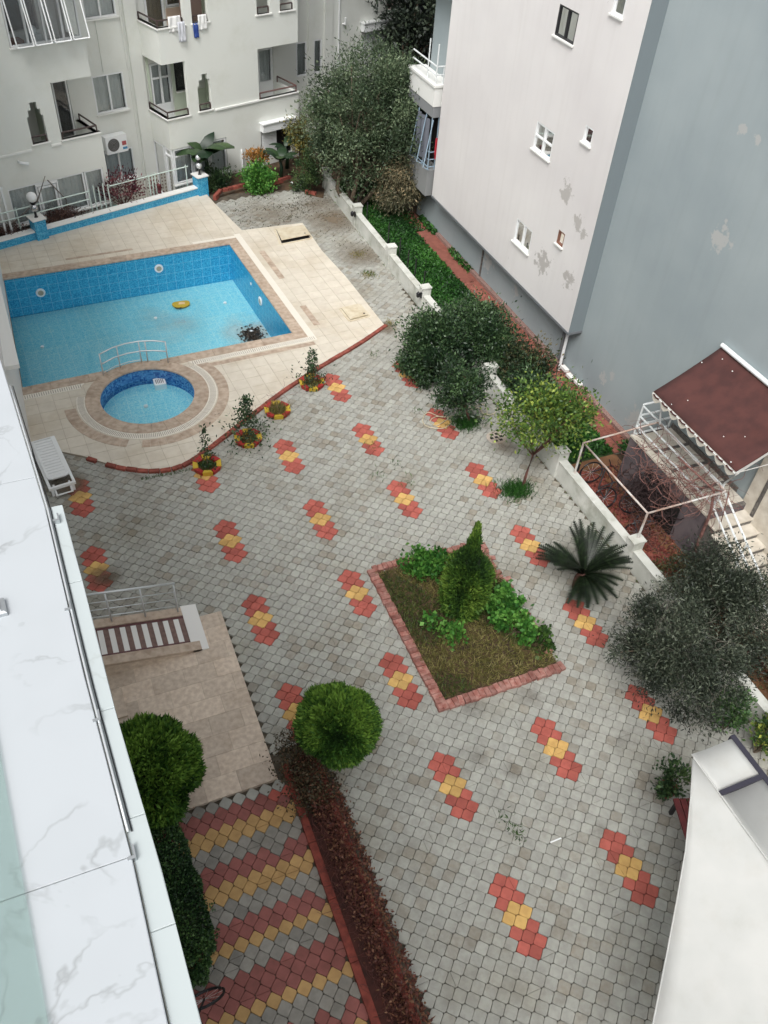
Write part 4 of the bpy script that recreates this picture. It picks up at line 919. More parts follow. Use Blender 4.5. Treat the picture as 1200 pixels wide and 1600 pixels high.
# air conditioner and its bracket, downpipe box
ac = thing('air_conditioner', tuple(TL((4.3,RV-.3,1.95))), 'white air conditioner outdoor unit hung above the ground floor window of the pale block', 'air conditioner')
mb = MB(TL); mb.box(3.96,4.76,RV-.36,RV-.06,1.98,2.56); mb.build('casing', M_whitep, ac)
mb = MB(TL)
for r_ in (.06,.11,.16,.21): 
    mb.tube([(4.24+r_*math.cos(a),RV-.368,2.27+r_*math.sin(a)) for a in [2*PI*i/20 for i in range(21)]], .008, 4, cap=False)
mb.build('fan_grille', mat('grille_grey', lin((120,120,118)), .6), ac)
mb = MB(TL); n_ = 20; mb.add([(4.24+.22*math.cos(2*PI*i/n_),RV-.363,2.27+.22*math.sin(2*PI*i/n_)) for i in range(n_)], [tuple(range(n_))]); mb.build('fan', mat('fan_shade', lin((92,90,88)), .8), ac)
mb = MB(TL); mb.box(4.56,4.72,RV-.364,RV-.3605,2.2,2.34); mb.build('sticker', mat('sticker_red', lin((170,84,84)), .6), ac)
mb = MB(TL); mb.box(4.57,4.74,RV-.364,RV-.3605,2.06,2.14); mb.build('sticker', mat('sticker_blue', lin((70,140,180)), .6), ac)
mb = MB(TL); mb.box(3.4,3.5,.16,.36,1.5,2.5); mb.build('duct_box', mat('navy_box', lin((48,52,70)), .6), lb)
mb = MB(TL); mb.tube([(.52,-.02,2.85),(.52,-.14,2.85),(.75,-.2,2.78)], .05, 7); mb.build('vent_pipe', M_upvc, lb)
# laundry
def cloth(name, c0, c1, v, ztop, zbot, m, label, cat='laundry', T=TL, wav=.02):
    mb = MB(T); n, k = 10, 8; vs = []
    for i in range(n+1):
        for j in range(k+1):
            u = c0+(c1-c0)*i/n; z = ztop+(zbot-ztop)*j/k+random.uniform(-.01,.01)*(j > 0)
            vs.append((u, v-.02-.03*math.sin(j*.6)*math.sin(i*1.3)*1-wav*math.sin(i*2.1)*(j/k), z))
    mb.add(vs, [(i*(k+1)+j, (i+1)*(k+1)+j, (i+1)*(k+1)+j+1, i*(k+1)+j+1) for i in range(n) for j in range(k)])
    o = mb.build(name, m, None, smooth=True); sol = o.modifiers.new('thick', 'SOLIDIFY'); sol.thickness = .012
    o['label'] = label; o['category'] = cat; o['group'] = 'laundry hung over the balcony rails'; return o
M_cw = mat('cloth_white', lin((232,232,230)), .9); M_cb = mat('cloth_blue', lin((52,78,150)), .9); M_cg = mat('cloth_grey', lin((206,208,214)), .9)
cloth('towel', 6.3,6.75,.0,6.22,5.75,M_cw,'white towel draped over the corner balcony rail')
cloth('towel', 6.6,6.86,-.07,6.05,5.45,M_cg,'greyish cloth hanging lowest beside the white towel')
cloth('garment', 7.2,7.38,-.02,5.93,5.5,M_cb,'blue garment with white hem hung from the narrow opening')
cloth('garment', 7.4,7.72,-.02,6.15,5.7,M_cw,'white garments bunched beside the blue one')
# appliance on the top left balcony
t = thing('appliance', tuple(TL((2.0,.5,5.95))), 'white plastic appliance behind the tilted windows of the top left balcony', 'appliance')
mb = MB(TL); mb.box(1.85,2.2,.3,.6,5.9,6.15); mb.build('base', M_whitep, t); mb = MB(TL); mb.sphere((2.0,.45,6.25), .14, 12, sc=(1,.8,1)); mb.build('body', M_whitep, t, smooth=True)

# ================================================================== MOSAIC POOL WALL with lamp posts and green railing
bw = thing('mosaic_wall', (2.5,29.8,0), 'low blue mosaic wall with white top between pool deck and apartment patio', 'wall')
def uvw(o):
    l = o.data.uv_layers.new(name='uv'); off = ORG[bw.name]
    for p in o.data.polygons:
        for li in p.loop_indices:
            c = o.data.vertices[o.data.loops[li].vertex_index].co+off-A_; l.data[li].uv = (c.dot(dW)+c.dot(nW), c.z if abs(p.normal.z) < .7 else c.dot(nW))
mb = MB(TW); mb.box(0,LW-.1,0,.2,-.7,.36); uvw(mb.build('wall_face', M_mosw, bw))
mb = MB(TW); mb.box(0,LW-.1,-.03,.26,.36,.40); mb.build('coping', M_cornice, bw)
mb = MB(TW)
for (s0, lab, two) in ((2.48,'globe lamp with white ball on the mosaic plinth at far left',1),(8.85,'short chrome ball lamp on the mosaic plinth by the banana plant',0)):
    mb = MB(TW); mb.box(s0-.2,s0+.2,-.13,.3,-.01,.78); uvw(mb.build('plinth', M_mosw, bw))
    mb = MB(TW); mb.box(s0-.24,s0+.24,-.17,.34,.78,.82); mb.build('plinth_cap', M_cornice, bw)
    c = TW((s0,.08,.82)); t = thing('lamp_post', tuple(c), lab, 'lamp')
    mb = MB(); mb.lathe([(.07,0),(.04,.04),(.035,.16),(.05,.2)], c, 10); mb.build('stem', M_blackp, t)
    mb = MB(); mb.sphere(c+Vector((0,0,.33)), .14 if two else .12, 14); mb.build('chrome_ball', mat('chrome', lin((190,192,194)), .12, metal=1) if two else M_steel, t, smooth=True)
    mb = MB(); mb.lathe([(.05,.46),(.1,.48),(.1,.5),(.04,.52)], c, 10); mb.build('collar', M_blackp, t)
    if two: mb = MB(); mb.sphere(c+Vector((0,0,.68)), .17, 16); mb.build('globe', M_whitep, t, smooth=True)
    else: mb = MB(); mb.sphere(c+Vector((0,0,.62)), .1, 16); mb.build('globe', M_steel, t, smooth=True)
gr = thing('patio_railing', tuple(TW((4.5,.45,0))), 'pale green metal railing behind the blue mosaic wall', 'railing')
def rails(z): return [TW((s_,.45,z)) for s_ in (-.3,2.2)]
for z in (1.05,.78): mb = MB(TW); mb.tube([(-.4,.45,z),(4.6,.45,z)], .022, 5); mb.build('rail_bar', M_raillg, gr)
mb = MB(TW); mb.tube([(5.4,.45,1.05),(8.6,.45,1.05)], .022, 5); mb.build('rail_bar', M_raillg, gr)
for s_ in (4.62,4.8,4.98,5.16,5.34,6.95,7.08,7.2,.3,2.0,8.5): mb = MB(TW); mb.tube([(s_,.45,.0),(s_,.45,1.12 if s_ not in (4.8,5.16) else 1.2)], .022, 5); mb.build('upright', M_raillg, gr)
for z in (1.1,): mb = MB(TW); mb.tube([(4.6,.45,z),(4.6,.45,z)], .01, 3)
# neighbouring balcony frame at the far left edge
pf = thing('patio_post', tuple(TL((-.45,-.4,0))), 'white metal post and gate at the far left patio edge', 'post')
for u in (-.55,-.35): mb = MB(TL); mb.box(u-.03,u+.03,-.42,-.36,0,2.3); mb.build('upright', M_upvc, pf)
mb = MB(TL); mb.box(-.6,-.3,-.43,-.35,2.3,2.36); mb.build('crossbar', M_upvc, pf)
t = thing('basin', tuple(TL((3.85,.75,0))), 'turquoise plastic basin on the patio below the air conditioner', 'basin')
mb = MB(TL); mb.lathe([(.16,0),(.22,.2),(.23,.21),(.2,.2),(.15,.03)], (3.85,.75,.0), 16); mb.build('tub', mat('turquoise', lin((110,190,176)), .5), t)
t = thing('flower_pot', tuple(TL((5.5,.6,.35))), 'dark red pot hung on the patio railing', 'pot')
mb = MB(TL); mb.lathe([(.06,0),(.09,.28),(.1,.3)], (5.5,.5,.45), 12); mb.build('pot_body', mat('pot_wine', lin((110,48,48)), .6), t)
mb = MB(); mb.add([tuple(TW((p[0],p[1],-.63))) for p in ((-3,.12),(9.0,.12),(9.0,4.6),(-3,4.6))], [(0,1,2,3)]); mb.build('patio', mat('patio_paving', lin((186,178,168)), .9, c2=lin((164,156,146)), scale=6), None, kind='structure')
mb = MB(TW); mb.box(8.98,9.1,.12,4.6,-.7,.05); mb.build('retaining_wall', M_cornice, None, kind='structure')
mb = MB(TW); mb.box(-.5,4.3,.2,.95,-.64,.06); mb.build('planter_soil', M_soil, None, kind='structure')

# dark block and distant wall behind
db = thing('dark_building', tuple(TL((20,3,0))), 'dark blue grey building wall in the gap between the two blocks', 'building')
mb = MB(TL); mb.box(18.4,21.5,1.6,9,-.01,14); mb.build('wall', mat('slate_wall', lin((76,82,90)), .9, dirt=(.8,.8,.8), dscale=1), db)
mb = MB(TL); mb.box(18.3,20.2,1.5,1.58,2.35,2.4); mb.build('cable_duct', M_cornice, db)
fb = thing('far_building', (24,44,0), 'shaded building closing the view behind the dark trees', 'building')
mb = MB(); mb.box(14,34,46,50,-.01,16); mb.build('wall', mat('far_wall', lin((60,66,66)), .95), fb)

# ================================================================== TOWER ON THE RIGHT
tw = thing('tower_block', (14,18,0), 'tall block with a white projecting bay with flaking paint and a plain grey side wall', 'building')
TX_ = lambda p: Vector((13.15+p[1], p[0], p[2]))      # (along y, depth in x, height)
mb = MB(); mb.box(13.6,24,-12,27.6,-.01,17); mb.build('grey_wall', M_towerg, tw)
tw_w = [(18.95,19.88,5.38,6.1,'grid'),(19.08,20.0,2.62,3.32,'blue'),(18.93,19.82,8.2,8.88,'dark'),(17.34,17.72,6.36,6.76,'s'),(17.55,17.87,3.58,3.96,'brown'),(17.25,17.7,9.2,9.6,'s')]
mb = MB(TX_); cells(mb, [16.4,25.6], [1.6,17], [w_[:4] for w_ in tw_w], 0, .3); mb.box(16.4,25.6,.3,.448,1.6,17); mb.build('white_wall', M_towerw, tw)
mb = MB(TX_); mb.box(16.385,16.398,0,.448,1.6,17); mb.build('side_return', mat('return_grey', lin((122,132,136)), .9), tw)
mb = MB(TX_); mb.box(16.37,25.63,-.02,.448,1.53,1.598); mb.build('slab_edge', mat('slab_grey', lin((112,116,120)), .9), tw)
M_browf = mat('brown_frame', lin((126,88,72)), .7)
for (a, b, c, d, k_) in tw_w:
    fm = {'dark': M_black, 'brown': M_browf}.get(k_, M_upvc)
    w = pane_win(TX_, a, b, c, d, .02, tw, 1 if k_ in ('s','brown') else 2, transom=(c+d)/2 if k_ == 'grid' else None, frame_m=fm, curtain=None if k_ == 'dark' else M_curt, fr=.038, cpart=(a+.05, b-.05), depth=.05) if k_ != 'x' else None
    sill(TX_, a, b, 0, c, tw, d=.06, th=.04)
mb = MB(); mb.tube([(13.42,16.75,0),(13.42,16.75,1.5)], .045, 8); mb.build('drain_pipe', M_upvc, tw)
mb = MB(); mb.tube([(13.5,17.0,.3),(13.5,17.0,1.5)], .05, 6); mb.build('drain_pipe', mat('old_pipe', lin((110,112,114)), .8), tw)
for yy in (22.3,): mb = MB(); mb.box(13.56,13.599,yy-.03,yy+.03,.0,1.53); mb.build('wall_joint', M_strip, tw)
for (x, y) in ((13.5,16.6),(13.45,16.2),(13.5,15.85)):
    mb = MB(); mb.box(x-.08,x+.06,y-.15,y+.12,.16,.24); mb.build('rubble', M_cornice, None, kind='stuff')
# rear balconies of the tower, one above the other
bal = [(13.0,13.62,25.7,27.9)]
mb = MB(); mb.box(13.02,13.6,25.9,27.9,1.45,2.35); mb.build('balcony_parapet', mat('parapet_grey', lin((140,142,142)), .9), tw)
mb = MB(); mb.box(13.02,13.6,25.9,27.9,4.1,4.45); mb.build('balcony_slab', mat('slab2', lin((136,138,140)), .9), tw)
mb = MB(); mb.box(13.0,13.6,25.88,27.92,4.45,5.05); mb.build('balcony_parapet', M_cornice, tw)
mb = MB(); mb.box(12.95,13.6,25.84,27.95,5.05,5.12); mb.build('parapet_cap', M_cornice, tw)
mb = MB(); mb.box(13.02,13.6,25.9,27.9,7.6,8.3); mb.build('balcony_parapet', M_wallL, tw)
mb = MB(); mb.box(13.3,13.55,25.9,26.5,8.3,9.0); mb.build('balcony_cabinet', M_whitep, tw)
mb = MB()
for z in (5.4,5.65): mb.tube([(13.5,25.95,z),(13.04,25.95,z),(13.04,27.8,z)], .025, 5)
for (x, y) in ((13.04,25.95),(13.3,25.95),(13.04,26.6)): mb.tube([(x,y,5.1),(x,y,5.66 if x > 13.1 else 6.3)], .022, 5)
mb.build('balcony_rail', M_railw, tw)
M_railb = mat('rail_pale_blue', lin((150,172,188)), .4)
mb = MB()
for z in (2.45,2.7,2.95): mb.tube([(13.55,25.95,z),(13.05,25.95,z),(13.05,27.8,z)], .02, 5)
for (x, y) in ((13.05,25.95),(13.3,25.95),(13.05,26.4),(13.05,27)): mb.tube([(x,y,2.35),(x,y,4.1)], .02, 5)
for y in (25.85,26.4,27.0): mb.tube([(13.04,y,4.05),(12.82,y,2.5),(13.04,y,2.4)], .02, 5)
mb.build('balcony_frame', M_railb, tw)
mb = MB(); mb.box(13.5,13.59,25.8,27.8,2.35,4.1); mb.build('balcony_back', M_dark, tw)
mb = MB(); mb.add([(13.0+.03*math.sin(i*1.3),26.0+i*.07,z) for i in range(16) for z in (2.6,4.0)], [(2*i,2*i+2,2*i+3,2*i+1) for i in range(15)]); mb.build('curtain', mat('curtain_grey', lin((104,108,118)), .9), tw)
t = thing('garment', (13.3,25.9,3.1), 'red garment hanging inside the rear balcony of the tower', 'laundry')
mb = MB(); mb.box(13.2,13.36,25.83,25.86,2.9,3.45); mb.box(13.22,13.3,25.83,25.86,2.75,2.9); mb.build('fabric', mat('cloth_red', lin((190,50,64)), .9), t)

# entrance stair with landing, railings and canopy
st = thing('entrance_stair', (13.0,9,0), 'marble entrance stair with landing against the grey wall of the tower', 'stairs')
LZ = 1.4; LX0, LX1 = 12.42, 13.59; LY0, LY1 = 9.2, 12.15
mb = MB(); mb.box(LX0,LX1,LY0,LY1,-.01,LZ-.03); mb.build('landing_base', M_mauve, st)
yy = LY0
for k in range(4):
    y1 = min(yy+.72, LY1); 
    mb = MB(); mb.prism([(LX0+.16,yy+.10),(LX1-.02,yy+.10),(LX1-.02,y1),(LX0+.16,y1)], LZ-.029, LZ+.005, bev=.003); mb.build('landing_slab', M_stairs, st)
    mb = MB(); mb.prism([(LX0+.16,yy),(LX1-.02,yy),(LX1-.02,yy+.098),(LX0+.16,yy+.098)], LZ-.029, LZ+.004, bev=.002); mb.build('strip_tile', M_strip, st); yy = y1
mb = MB(); mb.prism([(LX0-.03,LY0-.02),(LX0+.158,LY0-.02),(LX0+.158,LY1),(LX0-.03,LY1)], LZ-.029, LZ+.02, bev=.004); mb.build('edge_slab', M_stairs, st)
mb = MB(); mb.box(13.57,13.598,9.6,12.1,LZ,LZ+.14); mb.build('skirting', M_strip, st)
for k in range(8):
    zt = LZ-.165*(k+1); y1 = LY0-.3*k-.02; y0 = y1-.3
    mb = MB(); mb.box(12.48,13.59,y0,y1,-.01,zt-.03); mb.build('riser', M_strip, st)
    mb = MB(); mb.prism([(12.44,y0-.03),(13.59,y0-.03),(13.59,y1-.002),(12.44,y1-.002)], zt-.029, zt+.003, bev=.004); mb.build('tread', M_stairs, st)
mb = MB(); mb.box(LX0-.012,LX0-.002,9.9,11.3,.05,1.1); mb.build('opening', M_dark, st)
# marble cladding and door on the wall beside the stair
mb = MB(); mb.box(13.55,13.597,9.0,9.32,.6,3.3); mb.build('cladding', M_stairs, st); mb = MB(); mb.box(13.54,13.597,8.9,8.99,.6,3.3); mb.build('cladding_strip', M_strip, st); mb = MB(); mb.box(13.55,13.597,7.6,8.89,.2,3.3); mb.build('cladding', M_stairs, st)
rl = thing('stair_railing', (12.5,9,1.4), 'white tube railing round the landing and down the entrance stair', 'railing')
mb = MB()
for h in (.9,.6,.3): mb.tube([(12.46,9.2,LZ+h),(12.46,12.1,LZ+h)], .024, 6)
mb.build('side_rail', M_railw, rl); mb = MB()
for h in (.95,.62,.32,.04): mb.tube([(12.46,12.12,LZ+h),(13.5,12.12,LZ+h)], .028, 6)
for x in (12.46,13.5): mb.tube([(x,12.12,LZ),(x,12.12,LZ+.95)], .026, 6)
mb.build('end_rail', M_railw, rl); mb = MB()
for h in (.9,.6,.3): mb.tube([(12.46,9.2,LZ+h),(12.46,6.8,LZ+h-1.32)], .024, 6)
for y in (9.2,8.0,6.9): mb.tube([(12.46,y,LZ-(9.2-y)*.55-.1),(12.46,y,LZ+.9-(9.2-y)*.55)], .022, 6)
mb.build('stair_rail', M_railw, rl)
cn = thing('canopy', (12.9,10.1,3.6), 'maroon fabric awning with scalloped edge over the entrance stair', 'awning')
y0, y1 = 8.7, 11.55; x0, x1, z0, z1 = 12.02, 13.56, 3.22, 4.1
def cpt(s, q): # s across y, q from wall to front
    return (x1+(x0-x1)*q, y0+(y1-y0)*s, z1+(z0-z1)*q-.05*math.sin(PI*s)*0-.03*math.sin(q*PI))
mb = MB(); n, k = 18, 10
mb.add([cpt(i/n, j/k) for i in range(n+1) for j in range(k+1)], [(i*(k+1)+j, i*(k+1)+j+1, (i+1)*(k+1)+j+1, (i+1)*(k+1)+j) for i in range(n) for j in range(k)])
o = mb.build('fabric', M_maroon, cn, smooth=True); o.modifiers.new('t', 'SOLIDIFY').thickness = .012
mb = MB(); vs = []; fs = []; nn_ = 96
for i in range(nn_+1):
    s = i/nn_; d = .05+.13*abs(math.sin(s*9*PI)); vs += [(x0-.004, y0+(y1-y0)*s, z0), (x0-.02, y0+(y1-y0)*s, z0-d)]
mb.add(vs, [(2*i,2*i+1,2*i+3,2*i+2) for i in range(nn_)]); o = mb.build('valance', mat('valance_lining', lin((196,190,178)), .9), cn); o.modifiers.new('t', 'SOLIDIFY').thickness = .008
mb = MB()
for i in range(9):
    a = y0+(y1-y0)*(i+.5)/9; mb.tube([(x0-.03, a+.1*math.cos(w), z0-.02-.02*math.sin(w)) for w in (0, PI/2, PI)], .02, 5)
mb.build('valance_trim', M_maroon, cn, kind='stuff')
mb = MB(); mb.tube([(13.54,y0-.1,z1+.07),(13.54,y1,z1+.07)], .055, 8); mb.build('roller_case', M_railw, cn)
mb = MB(); mb.tube([(x0,y0,z0-.03),(x0,y1,z0-.03)], .025, 6)
for yq in (y0+.02, y1-.1): mb.tube([(x0,yq,z0-.03),(13.55,yq,z1-.1)], .022, 6)
mb.tube([(12.1,y0,z0-.05),(12.46,9.15,2.4),(12.46,9.15,1.4)], .022, 6); mb.tube([(12.05,y1-.3,z0-.05),(12.3,11.3,2.42)], .022, 6)
mb.build('canopy_frame', M_railw, cn)
mb = MB(); mb.box(x0-.01,x1,y0-.02,y0-.012,z0-.02,z0+.0); mb.add([(x0,y0-.012,z0-.1),(x1,y0-.012,z1-.1),(x1,y0-.012,z1+.0),(x0,y0-.012,z0)], [(0,1,2,3)]); mb.build('side_hem', mat('hem_white', lin((206,204,198)), .9), cn)
mb = MB()
for _ in range(9):
    q_ = cpt(random.random(), random.random()**.8*.95+.02); r_ = random.uniform(.005,.014); mb.prism([(q_[0]+r_*math.cos(a), q_[1]+r_*1.3*math.sin(a)) for a in [2*PI*i/7 for i in range(7)]], q_[2]+.0, q_[2]+.022)
mb.build('droppings', M_cw, cn, kind='stuff')
# pipe pergola with dry grapevine
pg = thing('pergola', (11.3,10,0), 'rusty white pipe pergola frame in the neighbour garden', 'pergola')
M_pipe = mat('rusty_pipe', lin((206,206,202)), .6, c2=lin((170,140,124)), scale=3)
PZ_ = 2.42; c4 = [(10.28+.75,11.22,PZ_),(12.3,11.33,PZ_),(12.3,8.87,PZ_),(10.35+.7,8.82,PZ_)]
c4 = [(10.95,11.9,1.95),(12.3,11.33,PZ_),(12.3,8.87,PZ_),(10.98,9.4,1.95)]
c4[0] = tuple(atx(912,692,10.98)); c4[3] = tuple(atx(1012,802,10.98)); c4[1] = tuple(atx(1028,660,12.42)); c4[2] = tuple(atx(1134,768,12.42))
mb = MB()
for i in range(4): mb.tube([c4[i], c4[(i+1) % 4]], .024, 6)
mb.build('top_frame', M_pipe, pg, smooth=True)
for i in (0,3): mb = MB(); mb.tube([c4[i], (c4[i][0], c4[i][1], .55)], .028, 6); mb.build('leg', M_pipe, pg)
mb = MB()
for f_ in (.35,.7): mb.tube([Vector(c4[0]).lerp(Vector(c4[1]), f_), Vector(c4[3]).lerp(Vector(c4[2]), f_*.9)], .008, 4)
mb.build('wire', M_black, pg)
def vine_mesh(name, n, c, rad, steps, sd, m, parent=None, r0=.014, bias=None, **kw):
    mb = MB(); sd *= .9
    for _ in range(n):
        p = Vector(c)+Vector((random.gauss(0,rad[0]*.5), random.gauss(0,rad[1]*.5), random.gauss(0,rad[2]*.5))); d = Vector((random.gauss(0,1), random.gauss(0,1), random.gauss(0,.4))).normalized(); pts = [p.copy()]
        for s in range(steps):
            d = (d+Vector((random.gauss(0,.45), random.gauss(0,.45), random.gauss(0,.35)))+(Vector(bias)*.1 if bias else Vector())).normalized()
            q = Vector(c)-p; d = (d+Vector((q.x/rad[0]*.12, q.y/rad[1]*.12, q.z/rad[2]*.2))).normalized(); p = p+d*sd; pts.append(p.copy())
        r_ = r0*random.uniform(.4,1); mb.tube(pts, r_, 3, r1=r_*.4, cap=False)
    kw.setdefault('kind', 'stuff')
    return mb.build(name, m, parent, **kw)
gv = thing('grapevine', (12.3,10.2,0), 'leafless brown grapevine tangled over the pergola and landing edge', 'vine')
vine_mesh('vine_stems', 80, (11.98,10.1,2.0), (.45,1.2,.3), 11, .16, M_vine, gv, r0=.011)
vine_mesh('vine_stems', 35, (12.2,9.2,2.1), (.45,.5,.35), 10, .12, M_vine, gv, r0=.01)
mb = MB(); mb.tube([(12.36,8.95,0),(12.3,9.0,.8),(12.38,9.1,1.6),(12.3,9.2,2.2),(12.1,9.6,2.35),(12.0,10.2,2.4)], .045, 7, r1=.02); mb.tube([(12.3,9.2,2.2),(12.45,8.95,2.3),(12.3,8.7,1.7)], .025, 5, r1=.01); mb.build('trunk', M_vine, gv, smooth=True)
gv2 = thing('dry_shrub', (11.9,10.1,0), 'dark leafless thicket in the neighbour garden below the grapevine', 'shrub')
vine_mesh('twigs', 150, (12.15,10.6,.75), (.35,.8,.5), 9, .13, mat('dark_twig', lin((58,44,44)), .95), gv2, r0=.02)
gv3 = thing('dry_shrub', (11.4,9.9,0), 'leafless dark sapling among red gravel behind the white wall', 'shrub')
vine_mesh('twigs', 45, (11.45,9.8,.7), (.25,.45,.5), 8, .11, M_barkr, gv3, r0=.015)
# bicycles leaning in the yard
def bicycle(loc, rz, lean, label, col_):
    t = thing('bicycle', loc, label, 'bicycle', 'bicycles'); ORG[t.name] = Vector((0,0,0))
    def wheel(cx):
        mb = MB(); mb.tube([(cx+.3*math.cos(a),0,.3+.3*math.sin(a)) for a in [2*PI*i/24 for i in range(25)]], .022, 5, cap=False); w_ = mb.build('wheel', M_blackp, t)
        mb = MB()
        for i in range(10): mb.tube([(cx,0,.3),(cx+.28*math.cos(i*PI/5),0,.3+.28*math.sin(i*PI/5))], .003, 3)
        mb.build('spokes', M_steel, w_)
    wheel(-.48); wheel(.48)
    mb = MB()
    for a, b in (((-.48,0,.3),(-.1,0,.28)),((-.1,0,.28),(-.2,0,.72)),((-.1,0,.28),(.34,0,.66)),((-.18,0,.66),(.34,0,.66)),((-.48,0,.3),(-.18,0,.66)),((.34,0,.75),(.48,0,.3))): mb.tube([a,b], .018, 6)
    mb.build('frame', col_, t)
    mb = MB(); mb.prism([(-.32,-.07),(-.3,.07),(-.1,.025),(-.08,-.025)], .74, .79, bev=.01); mb.build('saddle', M_blackp, t)
    mb = MB(); mb.tube([(.3,-.26,.86),(.36,-.1,.84),(.34,0,.8),(.36,.1,.84),(.3,.26,.86)], .014, 6); mb.build('handlebar', M_black, t)
    t.rotation_euler = (lean, 0, rz); return t
bicycle((11.35,11.9,.05), 1.35, .9, 'black bicycle leaning behind the white wall near the pergola leg', M_black)
bicycle((11.62,10.75,.05), 1.1, 1.25, 'dark bicycle lying on the red gravel below the pergola', mat('bike_grey', lin((70,70,76)), .4))
bp_ = bicycle((-.74,4.22,.06), .06, .62, 'black bicycle on the striped paving half hidden by the marble ledge', M_black)
t = thing('bundle', (11.4,9.95,.05), 'crumpled white cloth bundle on the red gravel', 'bundle')
mb = MB()
for i in range(9): mb.sphere((11.42+random.gauss(0,.09),9.95+random.gauss(0,.09),.08), random.uniform(.04,.08), 7, sc=(1.3,.8,.8))
mb.build('cloth', M_cw, t)

# ================================================================== OUR OWN BUILDING: facade wall, ledge and marble balcony edge
ob = thing('own_building', (-1.4,10,0), 'white facade of the building the photo is taken from, beside the pool', 'building')
mb = MB(); mb.box(-9,-1.3,-9,28,-.01,11.2); mb.build('wall', mat('own_wall', lin((214,214,212)), .85), ob)
e0 = at(0,448,3.0); e1 = at(32,570,3.0)
mb = MB(); mb.prism([(-1.4,17.02),(-1.0,17.02),(-1.12,20.6),(-1.2,24),(-1.4,24)], 2.9, 3.0); mb.build('ledge', M_cornice, ob)
pp = thing('balcony_edge', (-.3,1.5,12.1), 'white marble balcony edge running down the left side of the picture', 'balcony')
MZ = 12.2
def edge_line(pts_, z): return [at(px, py, z) for px, py in pts_]
inn = edge_line([(0,560),(70,792),(130,1050),(207,1345),(262,1600)], MZ)
inn = [inn[0]+(inn[0]-inn[1])*1.5]+inn+[inn[-1]+(inn[-1]-inn[-2])*1.5]
joints = [at(207,1343,MZ).y, at(60,1345,MZ).y]
yj = at(205,1338,MZ).y
def xin(y):
    for a, b in zip(inn[:-1], inn[1:]):
        if b.y <= y <= a.y: f_ = (a.y-y)/(a.y-b.y); return a.x+(b.x-a.x)*f_
    return inn[-1].x
def slab(y0, y1, name='marble_slab'):
    ys = sorted({y0, y1}|{p.y for p in inn if y0 < p.y < y1}); R_ = [(xin(y), y) for y in ys]
    mb = MB(); mb.prism([(-1.6,y0)]+R_+[(-1.6,y1)], MZ-.03, MZ, bev=.002); mb.build(name, M_marble, pp)
ytop, ybot = inn[0].y-.01, inn[-1].y+.01
slab(ybot, yj-.0008); slab(yj+.0008, 2.15); slab(2.152, ytop)
out_ = edge_line([(97,788),(140,950),(180,1110),(250,1350),(315,1600)], MZ-.012); out_ = out_+[out_[-1]+(out_[-1]-out_[-2])]
def xout(y):
    if y >= out_[0].y: return out_[0].x
    for a, b in zip(out_[:-1], out_[1:]):
        if b.y <= y <= a.y: f_ = (a.y-y)/(a.y-b.y); return a.x+(b.x-a.x)*f_
    return out_[-1].x
cuts = [out_[-1].y+.01, at(270,1440,MZ).y, at(222,1268,MZ).y, at(180,1100,MZ).y, at(136,900,MZ).y, out_[0].y]
for a, b in zip(cuts[:-1], cuts[1:]):
    y0_, y1_ = a+.0006, b-.0006; mb = MB(); ym = (y0_+y1_)/2
    mb.prism([(xin(y0_)+.004,y0_),(xout(y0_),y0_),(xout(ym),ym),(xout(y1_),y1_),(xin(y1_)+.004,y1_),(xin(ym)+.004,ym)], MZ-.042, MZ-.012, bev=.002); mb.build('edge_slab', M_marble2, pp)
mb = MB(); mb.prism([(-1.6,ybot),(xin(ybot)-.02,ybot)]+[(p.x-.0, p.y) for p in inn[::-1][1:-1]]+[(xin(ytop)-.01,ytop),(-1.6,ytop)], 11.2, MZ-.045); mb.build('balcony_body', M_wallL, pp)
# the aluminium channel with its clips
rp_ = [Vector((xin(y)+.006, y, MZ-.004)) for y in np.linspace(at(195,1300,MZ).y, at(20,600,MZ).y, 14)]
mb = MB(); mb.tube(rp_, .0034, 5); mb.build('steel_channel', M_steel, pp, smooth=True)
mb = MB(); mb.tube([v+Vector((.008,0,-.004)) for v in rp_], .0016, 4); mb.build('dark_gasket', M_blackp, pp)
for (px, py) in ((90,813),(109,952),(154,1125),(209,1340)):
    p = at(px, py, MZ); mb = MB(); mb.box(p.x-.013,p.x+.005,p.y-.003,p.y+.004,MZ-.012,MZ+.004); mb.box(p.x+.001,p.x+.005,p.y+.004,p.y+.03,MZ-.012,MZ+.002); mb.build('clip', M_alu, pp)
p = at(2,952,MZ); bpz = thing('baluster_foot', tuple(p), 'square aluminium baluster foot on the marble at the left edge', 'bracket')
mb = MB(); w = .028; mb.prism([(p.x-w*2,p.y-w),(p.x+w*.55,p.y-w),(p.x+w*.4,p.y+w),(p.x-w*2,p.y+w)], MZ, MZ+.018, bev=.008); mb.build('flange', M_alu, bpz)
mb = MB(); mb.prism([(p.x-w*1.6,p.y-w*.55),(p.x,p.y-w*.55),(p.x-.003,p.y+w*.6),(p.x-w*1.6,p.y+w*.6)], MZ+.018, MZ+.03, bev=.004); mb.build('socket', M_alu, bpz)
g0, g1 = at(0,1180,MZ+.01), at(75,1600,MZ+.01); dgl = (g1-g0).normalized(); g1 = g1+dgl*.4; g0 = g0-dgl*.3
gp_ = thing('glass_panel', tuple(g0), 'pale green glass sheet lying on the marble at lower left', 'glass panel')
mb = MB(); mb.prism([(g0.x,g0.y),(g0.x-.9,g0.y),(g1.x-.9,g1.y),(g1.x,g1.y)], MZ+.002, MZ+.01); mb.build('pane', M_tint, gp_)

